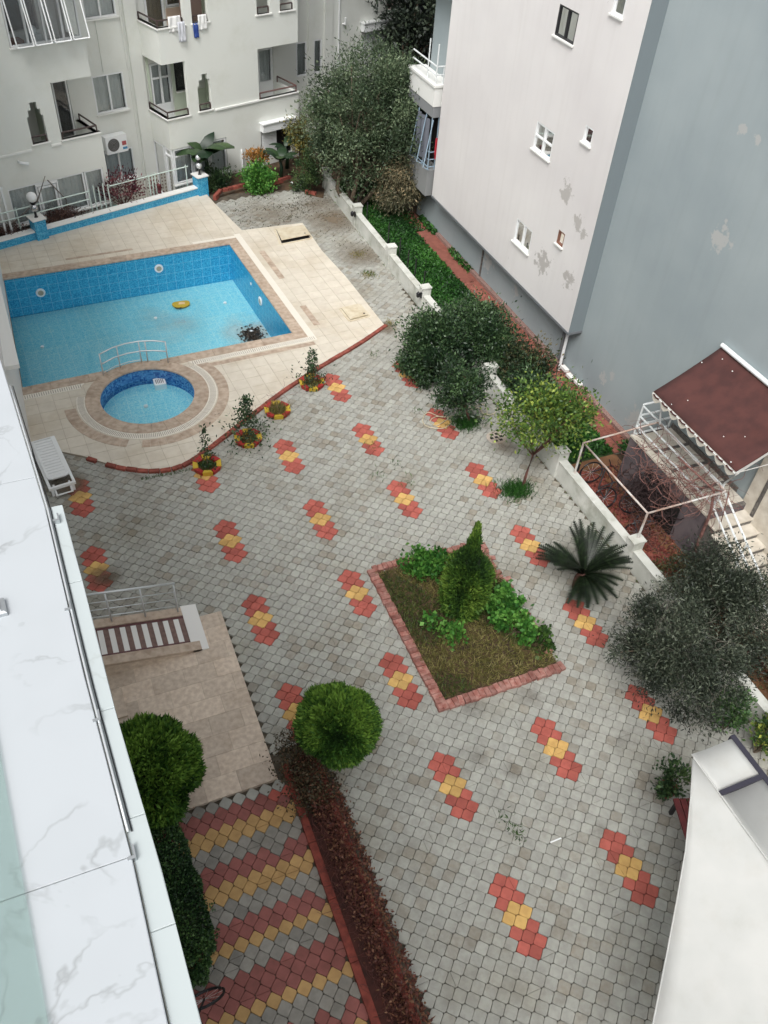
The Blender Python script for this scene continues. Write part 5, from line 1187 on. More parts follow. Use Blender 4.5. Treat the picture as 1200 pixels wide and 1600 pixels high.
# ================================================================== WHITE AWNING lower right
aw = thing('white_awning', (7.5,2.5,2.6), 'white fabric awning on dark metal frame in the lower right corner', 'awning')
apx = at(1083,1185,3.0); edge = [at(px, py, z) for px, py, z in ((1083,1185,3.0),(1079,1250,2.93),(1071,1330,2.8),(1057,1410,2.65),(1040,1500,2.45),(1020,1600,2.3))]
edge.append(edge[-1]+(edge[-1]-edge[-2])*1.2)
mb = MB(); mb.tube(edge, .012, 6); mb.build('edge_hem', M_cloth, aw, smooth=True)
rdg = [Vector((apx.x+.01, y, 3.0+.0)) for y in np.linspace(apx.y, -1.6, len(edge))]
mb = MB(); k = 12; vs = []
for a, b in zip(edge, rdg):
    for j in range(k+1):
        f_ = j/k; q = a.lerp(b, f_); vs.append((q.x, q.y, q.z-.16*math.sin(PI*f_)*(a-b).length*.25))
mb.add(vs, [(i*(k+1)+j, i*(k+1)+j+1, (i+1)*(k+1)+j+1, (i+1)*(k+1)+j) for i in range(len(edge)-1) for j in range(k)])
o = mb.build('side_fabric', M_cloth, aw, smooth=True); o.modifiers.new('t', 'SOLIDIFY').thickness = .006
rx = at(1140,1152,3.0).x
def roofp(y0, y1):
    mb = MB(); n = 8; mb.add([(apx.x+(rx-apx.x)*i/n, y, 3.0-.03*math.sin(PI*i/n)+.02) for y in (y0,(y0+y1)/2,y1) for i in range(n+1)], [(r*(n+1)+i, r*(n+1)+i+1, (r+1)*(n+1)+i+1, (r+1)*(n+1)+i) for r in range(2) for i in range(n)]); o = mb.build('roof_fabric', M_cloth, aw, smooth=True); o.modifiers.new('t', 'SOLIDIFY').thickness = .006
yb = at(1165,1225,3.0).y
roofp(yb+.03, apx.y+.06); roofp(-1.6, yb-.03)
mb = MB(); mb.box(apx.x+.0,rx,yb-.035,yb+.035,2.98,3.06); mb.build('cross_beam', mat('frame_charcoal', lin((52,50,62)), .5), aw)
mb = MB(); mb.box(rx,rx+.09,-1.6,apx.y+.1,2.93,3.03); mb.build('side_beam', MATS['frame_charcoal'], aw)
mb = MB(); mb.tube([(apx.x+.005,apx.y,3.02),(apx.x+.005,-1.6,3.02)], .014, 5); mb.build('ridge_seam', M_cloth, aw)
for (x, y) in ((apx.x+.3,-.9),(rx+.04,-.9)): mb = MB(); mb.box(x-.035,x+.035,y-.035,y+.035,0,2.93); mb.build('post', MATS['frame_charcoal'], aw)
bn = thing('garden_bench', (8.0,3.4,0), 'wine red slatted bench under the white awning', 'bench')
ba = at(1052,1248,.45); bb = at(1078,1330,.45); d = (bb-ba).normalized(); nn_ = Vector((d.y*-1, d.x, 0)); 
if nn_.x < 0: nn_ = -nn_
TBn = lambda p: Vector((ba.x, ba.y, 0))+Vector((d.x, d.y, 0))*p[0]+nn_*p[1]+Vector((0,0,p[2]))
for i in range(4): mb = MB(TBn); mb.box(0,1.4,i*.12,i*.12+.1,.42,.46); mb.build('slat', M_wood, bn)
for (a, b) in ((.08,.05),(1.3,.05),(.08,.42),(1.3,.42)): mb = MB(TBn); mb.box(a-.03,a+.03,b-.03,b+.03,.0,.42); mb.build('leg', M_black, bn)
for i in range(2): mb = MB(TBn); mb.box(0,1.4,.5,.53,.62+i*.14,.72+i*.14); mb.build('back_slat', M_wood, bn)

# ================================================================== ramp with steel railing
rmp = thing('entrance_ramp', (.3,10.8,0), 'sloping entrance ramp of white and brown marble strips beside the terrace', 'ramp')
rx1 = 1.22; rx0 = -1.25; ry0, ry1 = 10.33, 11.42; rz1, rz0 = .1, .55
def rz(x): return rz1+(rz0-rz1)*(rx1-x)/(rx1-rx0)
def slp(x0_, x1_, y0_, y1_, dz, th, m, name, parent=rmp):
    mb = MB(); mb.add([(x0_,y0_,rz(x0_)+dz-th),(x1_,y0_,rz(x1_)+dz-th),(x1_,y1_,rz(x1_)+dz-th),(x0_,y1_,rz(x0_)+dz-th),(x0_,y0_,rz(x0_)+dz),(x1_,y0_,rz(x1_)+dz),(x1_,y1_,rz(x1_)+dz),(x0_,y1_,rz(x0_)+dz)],[(0,3,2,1),(4,5,6,7),(0,1,5,4),(1,2,6,5),(2,3,7,6),(3,0,4,7)]); return mb.build(name, m, parent)
mb = MB(); mb.add([(rx0,ry0,0),(rx1,ry0,0),(rx1,ry1,0),(rx0,ry1,0),(rx0,ry0,rz(rx0)-.03),(rx1,ry0,rz(rx1)-.03),(rx1,ry1,rz(rx1)-.03),(rx0,ry1,rz(rx0)-.03)],[(0,3,2,1),(4,5,6,7),(0,1,5,4),(1,2,6,5),(2,3,7,6),(3,0,4,7)]); mb.build('ramp_body', M_trav2, rmp)
M_brst = mat('brown_strip', lin((124,98,90)), .5, c2=lin((104,80,74)), scale=12)
M_wst = mat('white_strip', lin((226,224,220)), .4)
x = rx1-.2; k = 0
while x > rx0: slp(x-.105, x-.002, ry0+.26, ry1-.22, .0, .03, M_brst if k % 2 == 0 else M_wst, 'marble_strip'); x -= .105; k += 1
slp(rx0, rx1-.2, ry0+.2, ry0+.258, .002, .03, mat('wine_marble', lin((104,64,64)), .5, c2=lin((84,52,54)), scale=20), 'border_strip'); slp(rx0, rx1-.2, ry1-.218, ry1-.16, .002, .03, MATS['wine_marble'], 'border_strip')
slp(rx0, rx1-.02, ry0-.02, ry0+.198, .03, .06, M_trav, 'side_slab'); slp(rx0, rx1-.2, ry1-.158, ry1+.05, .03, .06, M_trav, 'side_slab')
slp(rx1-.198, rx1+.12, ry0-.02, ry1+.1, .02, .05, M_wst, 'threshold_slab')
rr_ = thing('ramp_railing', (0,11.4,.3), 'stainless steel railing along the far side of the ramp', 'railing')
yr = ry1-.05; pts_r = [(.95,yr),( .3,yr),(-.35,yr),(-1.2,yr)]
for (x, y) in pts_r: mb = MB(); mb.tube([(x,y,rz(x)),(x,y,rz(x)+.9)], .02, 7); mb.build('post', M_steel, rr_, smooth=True)
mb = MB(); mb.tube([(.98,yr,rz(.95)+.92),(-1.25,yr,rz(-1.25)+.92)], .024, 8); mb.build('handrail', M_steel, rr_, smooth=True)
for h in (.22,.44,.66): mb = MB(); mb.tube([(.95,yr,rz(.95)+h),(-1.25,yr,rz(-1.25)+h)], .011, 6); mb.build('rail', M_steel, rr_, smooth=True)
# low side step at the terrace edge
mb = MB(); mb.box(-1.3,-.45,9.3,9.95,.06,.12); mb.build('step', M_trav2, terrace)

# ================================================================== small objects
# sun lounger
lo = thing('sun_lounger', (-.85,16.8,0), 'white plastic sun lounger beside the facade at the pool deck corner', 'sun lounger')
LA = math.radians(98); du = Vector((math.cos(LA), math.sin(LA), 0)); dv = Vector((math.sin(LA), -math.cos(LA), 0)); LC = Vector((-.78,15.95,0))
TLo = lambda p: LC+du*p[0]+dv*p[1]+Vector((0,0,p[2]))
mb = MB(TLo); mb.box(-.05,1.75,-.31,-.25,.24,.32); mb.box(-.05,1.75,.25,.31,.24,.32); mb.box(-.09,-.03,-.31,.31,.24,.31); mb.box(1.75,1.8,-.31,.31,.24,.32); mb.build('frame', M_whitep, lo)
mb = MB(TLo); mb.prism([(.24,-.24),(.2,-.15),(.2,.15),(.24,.24),(.3,.25),(.3,-.25)], .31, .35, bev=.004); mb.box(1.12,1.74,-.25,-.21,.31,.34); mb.build('panel', M_whitep, lo)
for i in range(13): mb = MB(TLo); x_ = .31+i*.108; mb.prism([(x_,-.25),(x_+.096,-.25),(x_+.096,.25),(x_,.25)], .315, .345, bev=.004); mb.build('slat', M_whitep, lo)
mb = MB(TLo); mb.box(.3,1.74,-.26,-.2,.32,.352); mb.box(.3,1.74,.2,.26,.32,.352); mb.build('slat_border', M_whitep, lo)
for (a, b) in ((-.05,-.24),(-.05,.24),(1.6,-.26),(1.6,.26)): mb = MB(TLo); mb.box(a-.03,a+.03,b-.03,b+.03,.0,.25); mb.build('leg', M_whitep, lo)
mb = MB(TLo); mb.tube([(-.16,-.18,.12),(.05,-.18,.28)], .025, 6); mb.tube([(-.16,.18,.12),(.05,.18,.28)], .025, 6); mb.tube([(-.16,-.2,.12),(-.16,.2,.12)], .02, 6); mb.build('folded_arm', M_whitep, lo)
mb = MB(); 
# paddling pool handrail
hr = thing('pool_handrail', (1.3,20.5,.1), 'curved stainless handrail between the swimming pool and the paddling pool', 'handrail')
def hp(a, h): r_ = KR+.3; return (KC.x+r_*math.cos(a), KC.y+r_*math.sin(a), DZ+h)
ang = [math.radians(a) for a in (128,112,98,84,70,58)]
for h in (.72,.4): mb = MB(); mb.tube([hp(a, h) for a in ang], .02, 7); mb.build('bar', M_steel, hr, smooth=True)
mb = MB(); mb.tube([hp(a, .12) for a in ang[:4]], .012, 6); mb.build('bar', M_steel, hr)
for a in (ang[0], ang[1]-.08, ang[3]+.02, ang[3]-.09, ang[5]): mb = MB(); mb.tube([hp(a,.02), hp(a,.72)], .018, 7); mb.build('post', M_steel, hr, smooth=True)
# hatches on the deck
def hatch(cs, z, label, lift=0.0):
    c = sum((Vector(q) for q in cs), Vector((0,0)))/4; t = thing('hatch_cover', (c.x,c.y,DZ), label, 'hatch')
    mb = MB(); 
    for i in range(4):
        a, b = Vector(cs[i]), Vector(cs[(i+1)%4]); dd = (b-a).normalized(); nn2 = Vector((-dd.y, dd.x)); q = [a-nn2*.05, b-nn2*.05, b, a]
        if signed([tuple(v) for v in q]) < 0: q = q[::-1]
        mb.prism([tuple(v) for v in q], DZ-.0, DZ+.02)
    mb.build('frame', M_hatch, t)
    mb = MB(); ins = [c+(Vector(q)-c)*.93 for q in cs]; vs = [(v.x, v.y, DZ+.015+(lift if i in (0,3) else 0)) for i, v in enumerate(ins)]; mb.add(vs+[(p[0],p[1],p[2]+.035) for p in vs], [(3,2,1,0),(4,5,6,7),(0,1,5,4),(1,2,6,5),(2,3,7,6),(3,0,4,7)]); mb.build('lid', M_hatch, t)
    if lift: mb = MB(); mb.add([(v.x,v.y,DZ+.004) for v in ins], [(0,1,2,3)]); mb.build('pit', M_dark, t)
    mb = MB(); mb.lathe([(.03,0),(.03,.012)], (ins[0].x*.7+c.x*.3, ins[0].y*.7+c.y*.3, DZ+.05+lift*.8), 8); mb.build('finger_hole', M_blackp, t); return t
hatch([(7.82,26.35),(7.95,27.45),(9.0,27.45),(9.0,26.5)][0:4][::-1], DZ, 'square cream hatch lid standing ajar near the planted corner of the deck', .1)
hatch([(8.38,20.98),(8.35,21.72),(9.0,21.8),(9.06,21.08)][::-1], DZ, 'closed cream hatch lid near the deck point by the brick kerb')
# tree pits ringed with red and yellow stones
def pit(c, label, n=8, r=.32, kind=0):
    t = thing('planter_ring', (c.x,c.y,0), label, 'planter', 'tree pits ringed with painted stones'); mb = MB()
    for i in range(n):
        a0, a1 = 2*PI*i/n+.25, 2*PI*(i+1)/n+.17; ri, ro = r*.72, r*1.05
        vs = [(c.x+ri*math.cos(a0), c.y+ri*math.sin(a0), .05),(c.x+ro*math.cos(a0), c.y+ro*math.sin(a0), .05),(c.x+ro*math.cos(a1), c.y+ro*math.sin(a1), .05),(c.x+ri*math.cos(a1), c.y+ri*math.sin(a1), .05)]
        top = [(v[0]+(v[0]-c.x)*.1*(1 if k in (1,2) else 0), v[1]+(v[1]-c.y)*.1*(1 if k in (1,2) else 0), .15+random.uniform(-.01,.02)+(.03 if k in (1,2) else 0)) for k, v in enumerate(vs)]
        mb = MB(); mb.add(vs+top, [(4,5,6,7),(0,1,5,4),(1,2,6,5),(2,3,7,6),(3,0,4,7)]); mb.build('edge_stone', M_redpaint if i % 2 == 0 else M_yelpaint, t)
    mb = MB(); mb.prism(circ(c, r*.75, 12), .04, .085); mb.build('soil', M_soil, t); return t
pc = [Vector((2.62,15.72,0)), Vector((3.86,16.42,0)), Vector((4.92,17.32,0)), Vector((6.2,18.22,0))]
PL = ['painted stone tree pit nearest the facade with a thin wispy sapling','painted stone tree pit with the bushiest sapling','painted stone tree pit holding only dry twigs','painted stone tree pit farthest along the deck kerb']
SLb = ['thin wispy sapling in the tree pit nearest the facade','leafiest dark sapling of the deck row','dry twiggy plant in the third tree pit','tall slim sapling in the farthest tree pit']
for c, l_ in zip(pc, PL): pit(c, l_)
for i, (c, l_) in enumerate(zip(pc, SLb)):
    t = thing('sapling', (c.x,c.y,.08), l_, 'sapling', 'saplings along the deck')
    if i == 2:
        vine_mesh('twigs', 16, (c.x,c.y,.5), (.25,.2,.4), 6, .1, M_vine, t, r0=.006)
        P = np.array([(c.x+random.gauss(0,.12), c.y+random.gauss(0,.12), .1) for _ in range(500)]); tufts('dry_grass', P, .22, .012, M_drygrass, t); continue
    H = (1.25,1.35,.3,1.15)[i]; mb = MB(); mb.tube([(c.x,c.y,.05),(c.x+.02,c.y-.02,H*.5),(c.x-.02,c.y+.02,H)], .014, 5, r1=.006); mb.build('stem', M_bark, t)
    n = (230,900,0,480)[i]; hh = np.array([random.random()**1.2 for _ in range(n)]); wd = (.05,.15,0,.1)[i]*(1-.75*hh)+.03; low = hh < (.25,.45,0,.3)[i]
    P = np.stack([c.x+RNG.normal(size=n)*wd*(1+1.1*low), c.y+RNG.normal(size=n)*wd*(1+1.1*low), .15+hh*(H-.08)], 1); leaf_mesh('leaves', P, RNG.normal(size=(n,3))+np.array([0,0,.2]), .09, .045, L_dark if i else L_citrus and L_dark, t)
    n2 = 300; P = np.array([(c.x+random.gauss(0,.13), c.y+random.gauss(0,.13), .08) for _ in range(n2)]); tufts('grass_tuft', P, .14, .012, M_drygrass if i != 0 else M_grass, t)
# hoses
def hose(name, pts, label):
    t = [Vector((p[0],p[1],.066)) for p in pts]; fine = []
    for i in range(len(t)-1):
        p0, p1, p2, p3 = t[max(i-1,0)], t[i], t[i+1], t[min(i+2,len(t)-1)]
        for k in range(6):
            s = k/6; fine.append(.5*((2*p1)+(p2-p0)*s+(2*p0-5*p1+4*p2-p3)*s*s+(3*p1-p0-3*p2+p3)*s**3)+Vector((0,0,.012*abs(math.sin(i)))))
    mb = MB(); mb.tube(fine, .013, 5); o = mb.build(name, M_hose, None, smooth=True); o['label'] = label; o['category'] = 'hose'
hpx = [(745,690),(700,612),(740,598),(760,640),(735,668),(690,660),(672,650),(690,672),(700,665),(680,645),(665,655),(660,665),(675,675),(705,668),(712,650),(690,640),(672,648)]
hose('garden_hose', [tuple(at(px,py)[:2]) for px, py in [(778,640),(770,650),(755,650),(745,640),(720,650),(700,658),(682,668),(672,662),(680,655),(698,655),(704,664),(690,673),(668,670),(660,660),(668,648),(690,655),(720,652),(745,655),(760,650),(755,635),(735,640),(715,645)]], 'pale garden hose looped on the paving round the small tree')
hose('garden_hose', [tuple(at(px,py)[:2]) for px, py in [(650,600),(648,588),(640,580),(628,581),(623,588),(626,596)]], 'short end of hose curled at the foot of the round dark bush')
# drain cover, litter, weeds
dc = at(775,686); t = thing('drain_cover', (dc.x,dc.y,.05), 'round concrete drain cover with square holes near the white wall', 'drain cover')
mb = MB(); mb.prism(circ(dc, .27, 20), .03, .062, bev=.006); mb.build('plate', mat('drain_concrete', lin((184,172,160)), .9), t)
for (i, j) in ((-1,0),(0,0),(1,0),(-.5,1),(.5,1),(-.5,-1),(.5,-1)): mb = MB(); mb.box(dc.x+i*.14-.045,dc.x+i*.14+.045,dc.y+j*.13-.04,dc.y+j*.13+.04,.0625,.066); mb.build('hole', M_dark, t)
t = at(868,1315); mb = MB(); mb.box(t.x-.12,t.x+.1,t.y-.012,t.y+.012,.058,.066); o = mb.build('white_stick', M_whitep); o['label'] = 'thin white stick lying on the grey paving'; o['category'] = 'stick'
t = at(1095,1068); mb = MB(); mb.prism([(t.x-.07,t.y-.04),(t.x+.06,t.y-.05),(t.x+.08,t.y+.04),(t.x-.05,t.y+.05)], .058, .075); o = mb.build('paper_scrap', M_cw); o['label'] = 'white paper scrap on the paving beside the olive tree'; o['category'] = 'litter'
t = at(250,1560)
def spotleaf(pts_, n, r, h, m, name='joint_weeds', w=.018):
    P = []
    for px, py in pts_:
        q = at(px, py); P += [(q.x+random.gauss(0,r), q.y+random.gauss(0,r), .045) for _ in range(n)]
    tufts(name, np.array(P), h, w, m, kind='stuff', lean=.8)
spotleaf([(808,1303),(800,1298),(790,1280),(812,1308)], 25, .06, .09, M_grass); spotleaf([(583,557),(580,700),(618,728),(636,757),(590,745),(655,645),(570,430),(582,432),(575,428)], 24, .1, .1, M_grass)
spotleaf([(575,432),(560,400),(610,510)], 120, .14, .1, M_drygrass)
P = []
for _ in range(9000):   # weeds in the open joints of the far corner
    s_ = random.choice(stones); 
    if s_[1] > 24.5 and s_[0] > 6.5 and random.random() < .9: e_ = random.uniform(-.5,.5); P.append((s_[0]+(AX*.5+BX*e_ if random.random() < .5 else BX*.5+AX*e_)+random.gauss(0,.008), s_[1]+(AY*.5+BY*e_ if random.random() < .5 else BY*.5+AY*e_)*1+random.gauss(0,.008), .045)) if math.sin(s_[0]*1.9)+math.sin(s_[1]*2.3+s_[0]) > -.4 else None
for _ in range(12):
    cx, cy = random.uniform(7,10.5), random.uniform(28,30.3)
    for _ in range(70): P.append((cx+random.gauss(0,.3), cy+random.gauss(0,.14), .045))
if P: tufts('joint_weeds', np.array(P), .05, .035, leafmat('moss_leaf', lin((44,42,32)), lin((66,66,46)), lin((92,92,64))), kind='stuff', lean=1.2)
P = []
for i in range(300): a = random.random(); P.append((1.0+2*a+random.gauss(0,.05)*0, 15.8+random.gauss(0,.03)-.02, .045))
for i in range(400): P.append((10.8+random.gauss(0,.02), random.uniform(3,30), .03))
tufts('edge_weeds', np.array(P), .07, .014, M_grass, kind='stuff')

def deposit(name, spots, colr, z, rect, strength=.8, nscale=1.4):
    m = bpy.data.materials.new(name); m.use_nodes = True; t = m.node_tree; N = t.nodes.new; L = t.links.new
    g_ = N('ShaderNodeNewGeometry'); pr_ = t.nodes['Principled BSDF']; pr_.inputs['Base Color'].default_value = (*colr, 1); pr_.inputs['Roughness'].default_value = 1
    tr_ = N('ShaderNodeBsdfTransparent'); mx = N('ShaderNodeMixShader'); nn = N('ShaderNodeTexNoise'); nn.inputs['Scale'].default_value = nscale; nn.inputs['Detail'].default_value = 9; nn.inputs['Roughness'].default_value = .7; L(g_.outputs['Position'], nn.inputs['Vector'])
    acc = None
    for (cx, cy, rad, k_) in spots:
        dd = N('ShaderNodeVectorMath'); dd.operation = 'DISTANCE'; L(g_.outputs['Position'], dd.inputs[0]); dd.inputs[1].default_value = (cx, cy, z)
        rr = N('ShaderNodeMapRange'); rr.inputs[1].default_value = 0; rr.inputs[2].default_value = rad; rr.inputs[3].default_value = k_; rr.inputs[4].default_value = 0; L(dd.outputs['Value'], rr.inputs[0])
        if acc is None: acc = rr.outputs[0]
        else: q = N('ShaderNodeMath'); q.operation = 'MAXIMUM'; L(acc, q.inputs[0]); L(rr.outputs[0], q.inputs[1]); acc = q.outputs[0]
    q = N('ShaderNodeMath'); q.operation = 'MULTIPLY'; L(acc, q.inputs[0]); L(nn.outputs['Fac'], q.inputs[1])
    st = N('ShaderNodeMapRange'); st.inputs[1].default_value = .1; st.inputs[2].default_value = .6; st.inputs[4].default_value = strength; L(q.outputs[0], st.inputs[0]); L(st.outputs[0], mx.inputs[0]); L(tr_.outputs[0], mx.inputs[1]); L(pr_.outputs[0], mx.inputs[2]); L(mx.outputs[0], t.nodes['Material Output'].inputs[0])
    mb = MB(); mb.add([(rect[0],rect[1],z),(rect[2],rect[1],z),(rect[2],rect[3],z),(rect[0],rect[3],z)], [(0,1,2,3)]); mb.build(name, m, None, kind='stuff')
sp_ = lambda px, py, r_, k_: (at(px,py).x, at(px,py).y, r_, k_)
deposit('dirt_film', [sp_(430,340,2.6,.62), sp_(520,345,1.6,1.2), sp_(560,400,1.3,1.0), sp_(500,320,1.4,.9), sp_(604,516,.5,1.3), sp_(785,700,.6,.9), sp_(110,760,.7,1.2), sp_(165,905,.5,1.3), sp_(840,720,.7,.6)], lin((122,108,90)), .0635, (-1.0,9,WX-.02,30.5), .8)
deposit('dark_stain', [sp_(735,1105,.45,1.1), sp_(830,1090,.4,1.1), sp_(745,1185,.3,1.2), sp_(935,1300,.25,1.1), sp_(800,1205,.25,1.2), sp_(170,905,.28,1.4), sp_(1095,1120,.6,1.0), sp_(1010,1230,.5,.9), sp_(970,1160,.5,.8), sp_(935,1010,.4,.8)], lin((88,74,60)), .0655, (-1.0,1.2,WX-.02,13), .26, 9)

# ================================================================== VEGETATION
# bed grass, geraniums and golden cypress
n = 15000; P = np.stack([RNG.uniform(5.26,7.88,n), RNG.uniform(7.58,11.05,n), np.full(n,.06)], 1); k = np.array([math.sin(p[0]*3.1)+math.cos(p[1]*2.3+p[0]) for p in P])
tufts('bed_grass', P[k > -.2], .15, .012, M_drygrass, kind='stuff', lean=.9); tufts('bed_grass', P[k <= -.2], .13, .014, leafmat('grass_olive', lin((44,58,28)), lin((70,86,38)), lin((112,116,62))), kind='stuff', lean=.9)
ct = thing('golden_cypress', (6.62,9.55,.06), 'dense cone shaped golden green conifer in the middle of the garden bed', 'conifer')
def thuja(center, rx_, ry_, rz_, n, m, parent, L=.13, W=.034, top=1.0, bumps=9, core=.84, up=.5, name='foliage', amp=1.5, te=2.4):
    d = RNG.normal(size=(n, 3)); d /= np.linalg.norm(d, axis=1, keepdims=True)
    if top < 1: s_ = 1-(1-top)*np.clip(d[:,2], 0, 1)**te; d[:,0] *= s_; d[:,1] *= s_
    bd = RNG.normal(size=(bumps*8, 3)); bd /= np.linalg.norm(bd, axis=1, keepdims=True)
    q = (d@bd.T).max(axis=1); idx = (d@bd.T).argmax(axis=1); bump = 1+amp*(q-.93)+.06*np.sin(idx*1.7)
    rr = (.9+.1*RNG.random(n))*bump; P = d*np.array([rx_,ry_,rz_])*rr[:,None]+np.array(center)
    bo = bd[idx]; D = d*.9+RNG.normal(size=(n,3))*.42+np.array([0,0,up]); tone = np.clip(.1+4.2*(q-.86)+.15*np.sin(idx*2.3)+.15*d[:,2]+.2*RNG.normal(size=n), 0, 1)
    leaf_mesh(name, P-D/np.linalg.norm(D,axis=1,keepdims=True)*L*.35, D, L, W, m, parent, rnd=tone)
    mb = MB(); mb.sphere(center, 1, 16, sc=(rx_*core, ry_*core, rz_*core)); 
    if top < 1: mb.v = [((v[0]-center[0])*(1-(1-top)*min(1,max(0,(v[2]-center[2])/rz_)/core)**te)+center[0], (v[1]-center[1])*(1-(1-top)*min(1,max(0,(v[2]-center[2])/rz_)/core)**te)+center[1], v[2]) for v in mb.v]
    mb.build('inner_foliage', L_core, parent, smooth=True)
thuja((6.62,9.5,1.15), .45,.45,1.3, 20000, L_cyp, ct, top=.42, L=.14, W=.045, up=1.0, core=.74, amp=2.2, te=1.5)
def bushy(name, c, rad, n, L_, W_, m, label, cat, group=None, k=14, cr=.1, up=.6, hollow=.35, stem=None):
    t = thing(name, (c[0],c[1],0), label, cat, group); P, out, tone, cc = clumps(c, rad, k, n, cr, hollow)
    keep = P[:,2] > .06; P, out, tone = P[keep], out[keep], tone[keep]
    leaf_mesh('leaves', P, out*.7+RNG.normal(size=P.shape)*.5+np.array([0,0,up]), L_, W_, m, t, rnd=tone)
    mb = MB()
    for q in range(min(10, len(cc))): mb.tube([(c[0],c[1],.03), tuple(cc[q])], .018, 4, r1=.006)
    mb.build('stems', stem or M_bark, t); return t
for (px, py, z, r_, n_, lab) in ((672,885,.3,.4,520,'bright geranium clump left of the conifer'),(645,875,.25,.28,260,'small geranium clump at the far left corner of the bed'),(785,935,.32,.42,600,'largest geranium clump right of the conifer'),(800,975,.3,.42,560,'geranium clump at the right edge of the bed'),(712,992,.2,.16,110,'tiny geranium at the foot of the conifer'),(677,973,.2,.13,70,'tiny geranium left of the conifer foot'),(845,1005,.15,.3,200,'low weedy green patch near the right corner of the bed')):
    p = at(px, py, z); bushy('geranium', (p.x,p.y,z), (r_,r_,.24), n_*2, .085, .1, L_bush if py < 1000 else M_grass, lab, 'plant', 'geraniums in the bed', cr=.08, k=12)
# topiary balls
def topi(c, rx_, rz_, label, n):
    t = thing('topiary_ball', (c[0],c[1],0), label, 'topiary', 'clipped conifers by the terrace')
    thuja(c, rx_, rx_, rz_, n, L_thuja, t, L=.13, W=.045, core=.78, amp=2.1); mb = MB(); mb.tube([(c[0],c[1]+.05,0),(c[0],c[1],c[2]-rz_*.7)], .05, 7); mb.build('trunk', M_bark, t)
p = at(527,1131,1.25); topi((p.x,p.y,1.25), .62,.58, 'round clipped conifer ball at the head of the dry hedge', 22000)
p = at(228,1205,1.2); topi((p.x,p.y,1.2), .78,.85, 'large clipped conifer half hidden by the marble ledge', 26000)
# dry hedge between red kerbs
hd = thing('dry_hedge', (2.3,5,0), 'narrow hedge of reddish half dry twigs between two red kerbs', 'hedge')
n = 5200; yy_ = RNG.uniform(1.9,7.35,n); xx_ = 2.3+RNG.normal(size=n)*.10+.08*(yy_ < 6); zz = .08+RNG.random(n)**.8*np.where(yy_ > 6.2, .62, .5)
P = np.stack([xx_, yy_, zz], 1); leaf_mesh('foliage', P, RNG.normal(size=(n,3))+np.array([0,0,.5]), .06, .03, L_hedgedry, hd)
n = 3800; yy_ = RNG.uniform(6.2,7.6,n); P = np.stack([2.25+RNG.normal(size=n)*.22, yy_, .1+RNG.random(n)*.8], 1); leaf_mesh('foliage', P, RNG.normal(size=(n,3))+np.array([0,0,.5]), .055, .032, leafmat('hedge_mixed', lin((44,42,30)), lin((70,64,42)), lin((96,70,52))), hd)
n = 1500; yy_ = RNG.uniform(2.2,6.5,n); P = np.stack([2.62+RNG.normal(size=n)*.05, yy_, .35+RNG.random(n)*.3], 1); leaf_mesh('foliage', P, RNG.normal(size=(n,3)), .06, .035, L_hedgedry, hd)
vine_mesh('twigs', 420, (2.3,4.7,.3), (.25,2.4,.3), 5, .09, mat('hedge_twig', lin((96,58,52)), .9), hd, r0=.006)
hk = put(bpy.data.objects.new('hedge_kerb', None), kind='structure')
for (xa, xb) in ((1.93,2.06),(2.5,2.62)):
    y_ = 1.8
    while y_ < 7.3: mb = MB(); mb.prism([(xa,y_+.004),(xb,y_+.004),(xb,y_+.996 if y_ < 6.5 else 7.35),(xa,y_+.996 if y_ < 6.5 else 7.35)], -.01, .13, bev=.008); mb.build('kerb_stone', M_kerb, hk); y_ += 1.0
mb = MB(); mb.box(2.06,2.5,1.8,7.35,-.01,.08); mb.build('soil', mat('soil_red', lin((84,48,42)), 1, c2=lin((60,38,34)), scale=8), hk)
# clipped dark hedge beside the ledge
hb = thing('box_hedge', (-.25,5.6,0), 'dark green clipped hedge beside the marble ledge at lower left', 'hedge')
n = 26000; d = RNG.normal(size=(n,3)); d /= (np.abs(d)**2.8).sum(axis=1, keepdims=True)**(1/2.8); bd = RNG.normal(size=(90,3)); bd /= (np.abs(bd)**2.8).sum(axis=1, keepdims=True)**(1/2.8)
q = ((d[:,None,:]-bd[None])**2*np.array([1,5,1])).sum(axis=2); ix = q.argmin(axis=1); q = np.sqrt(q.min(axis=1)); d *= (1.06-.36*np.clip(q,0,1)+.07*RNG.random(n)+.05*np.sin(ix*2.1))[:,None]
P = d*np.array([.38,1.15,.45])+np.array([-.3,5.55,.5]); leaf_mesh('foliage', P, d*.6+RNG.normal(size=(n,3))*.6, .045, .028, L_hedge, hb, rnd=np.clip(.65-.6*q+.12*np.sin(ix)+.25*RNG.normal(size=n),0,1))
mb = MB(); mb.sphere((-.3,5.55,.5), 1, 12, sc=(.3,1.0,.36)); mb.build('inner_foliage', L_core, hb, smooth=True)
for (a, b) in ((.05,5.15),(.02,4.75)): P = np.stack([a+RNG.random(60)*.16, b+RNG.normal(size=60)*.03, .75+RNG.normal(size=60)*.04], 1); leaf_mesh('shoot', P, RNG.normal(size=(60,3)), .045, .028, L_hedge, hb, kind='stuff')
P = np.stack([-.35+RNG.normal(size=700)*.22, 6.75+RNG.normal(size=700)*.12, .3+RNG.random(700)*.5], 1); leaf_mesh('dry_tips', P, RNG.normal(size=(700,3)), .04, .025, L_hedgedry, hb, kind='stuff')

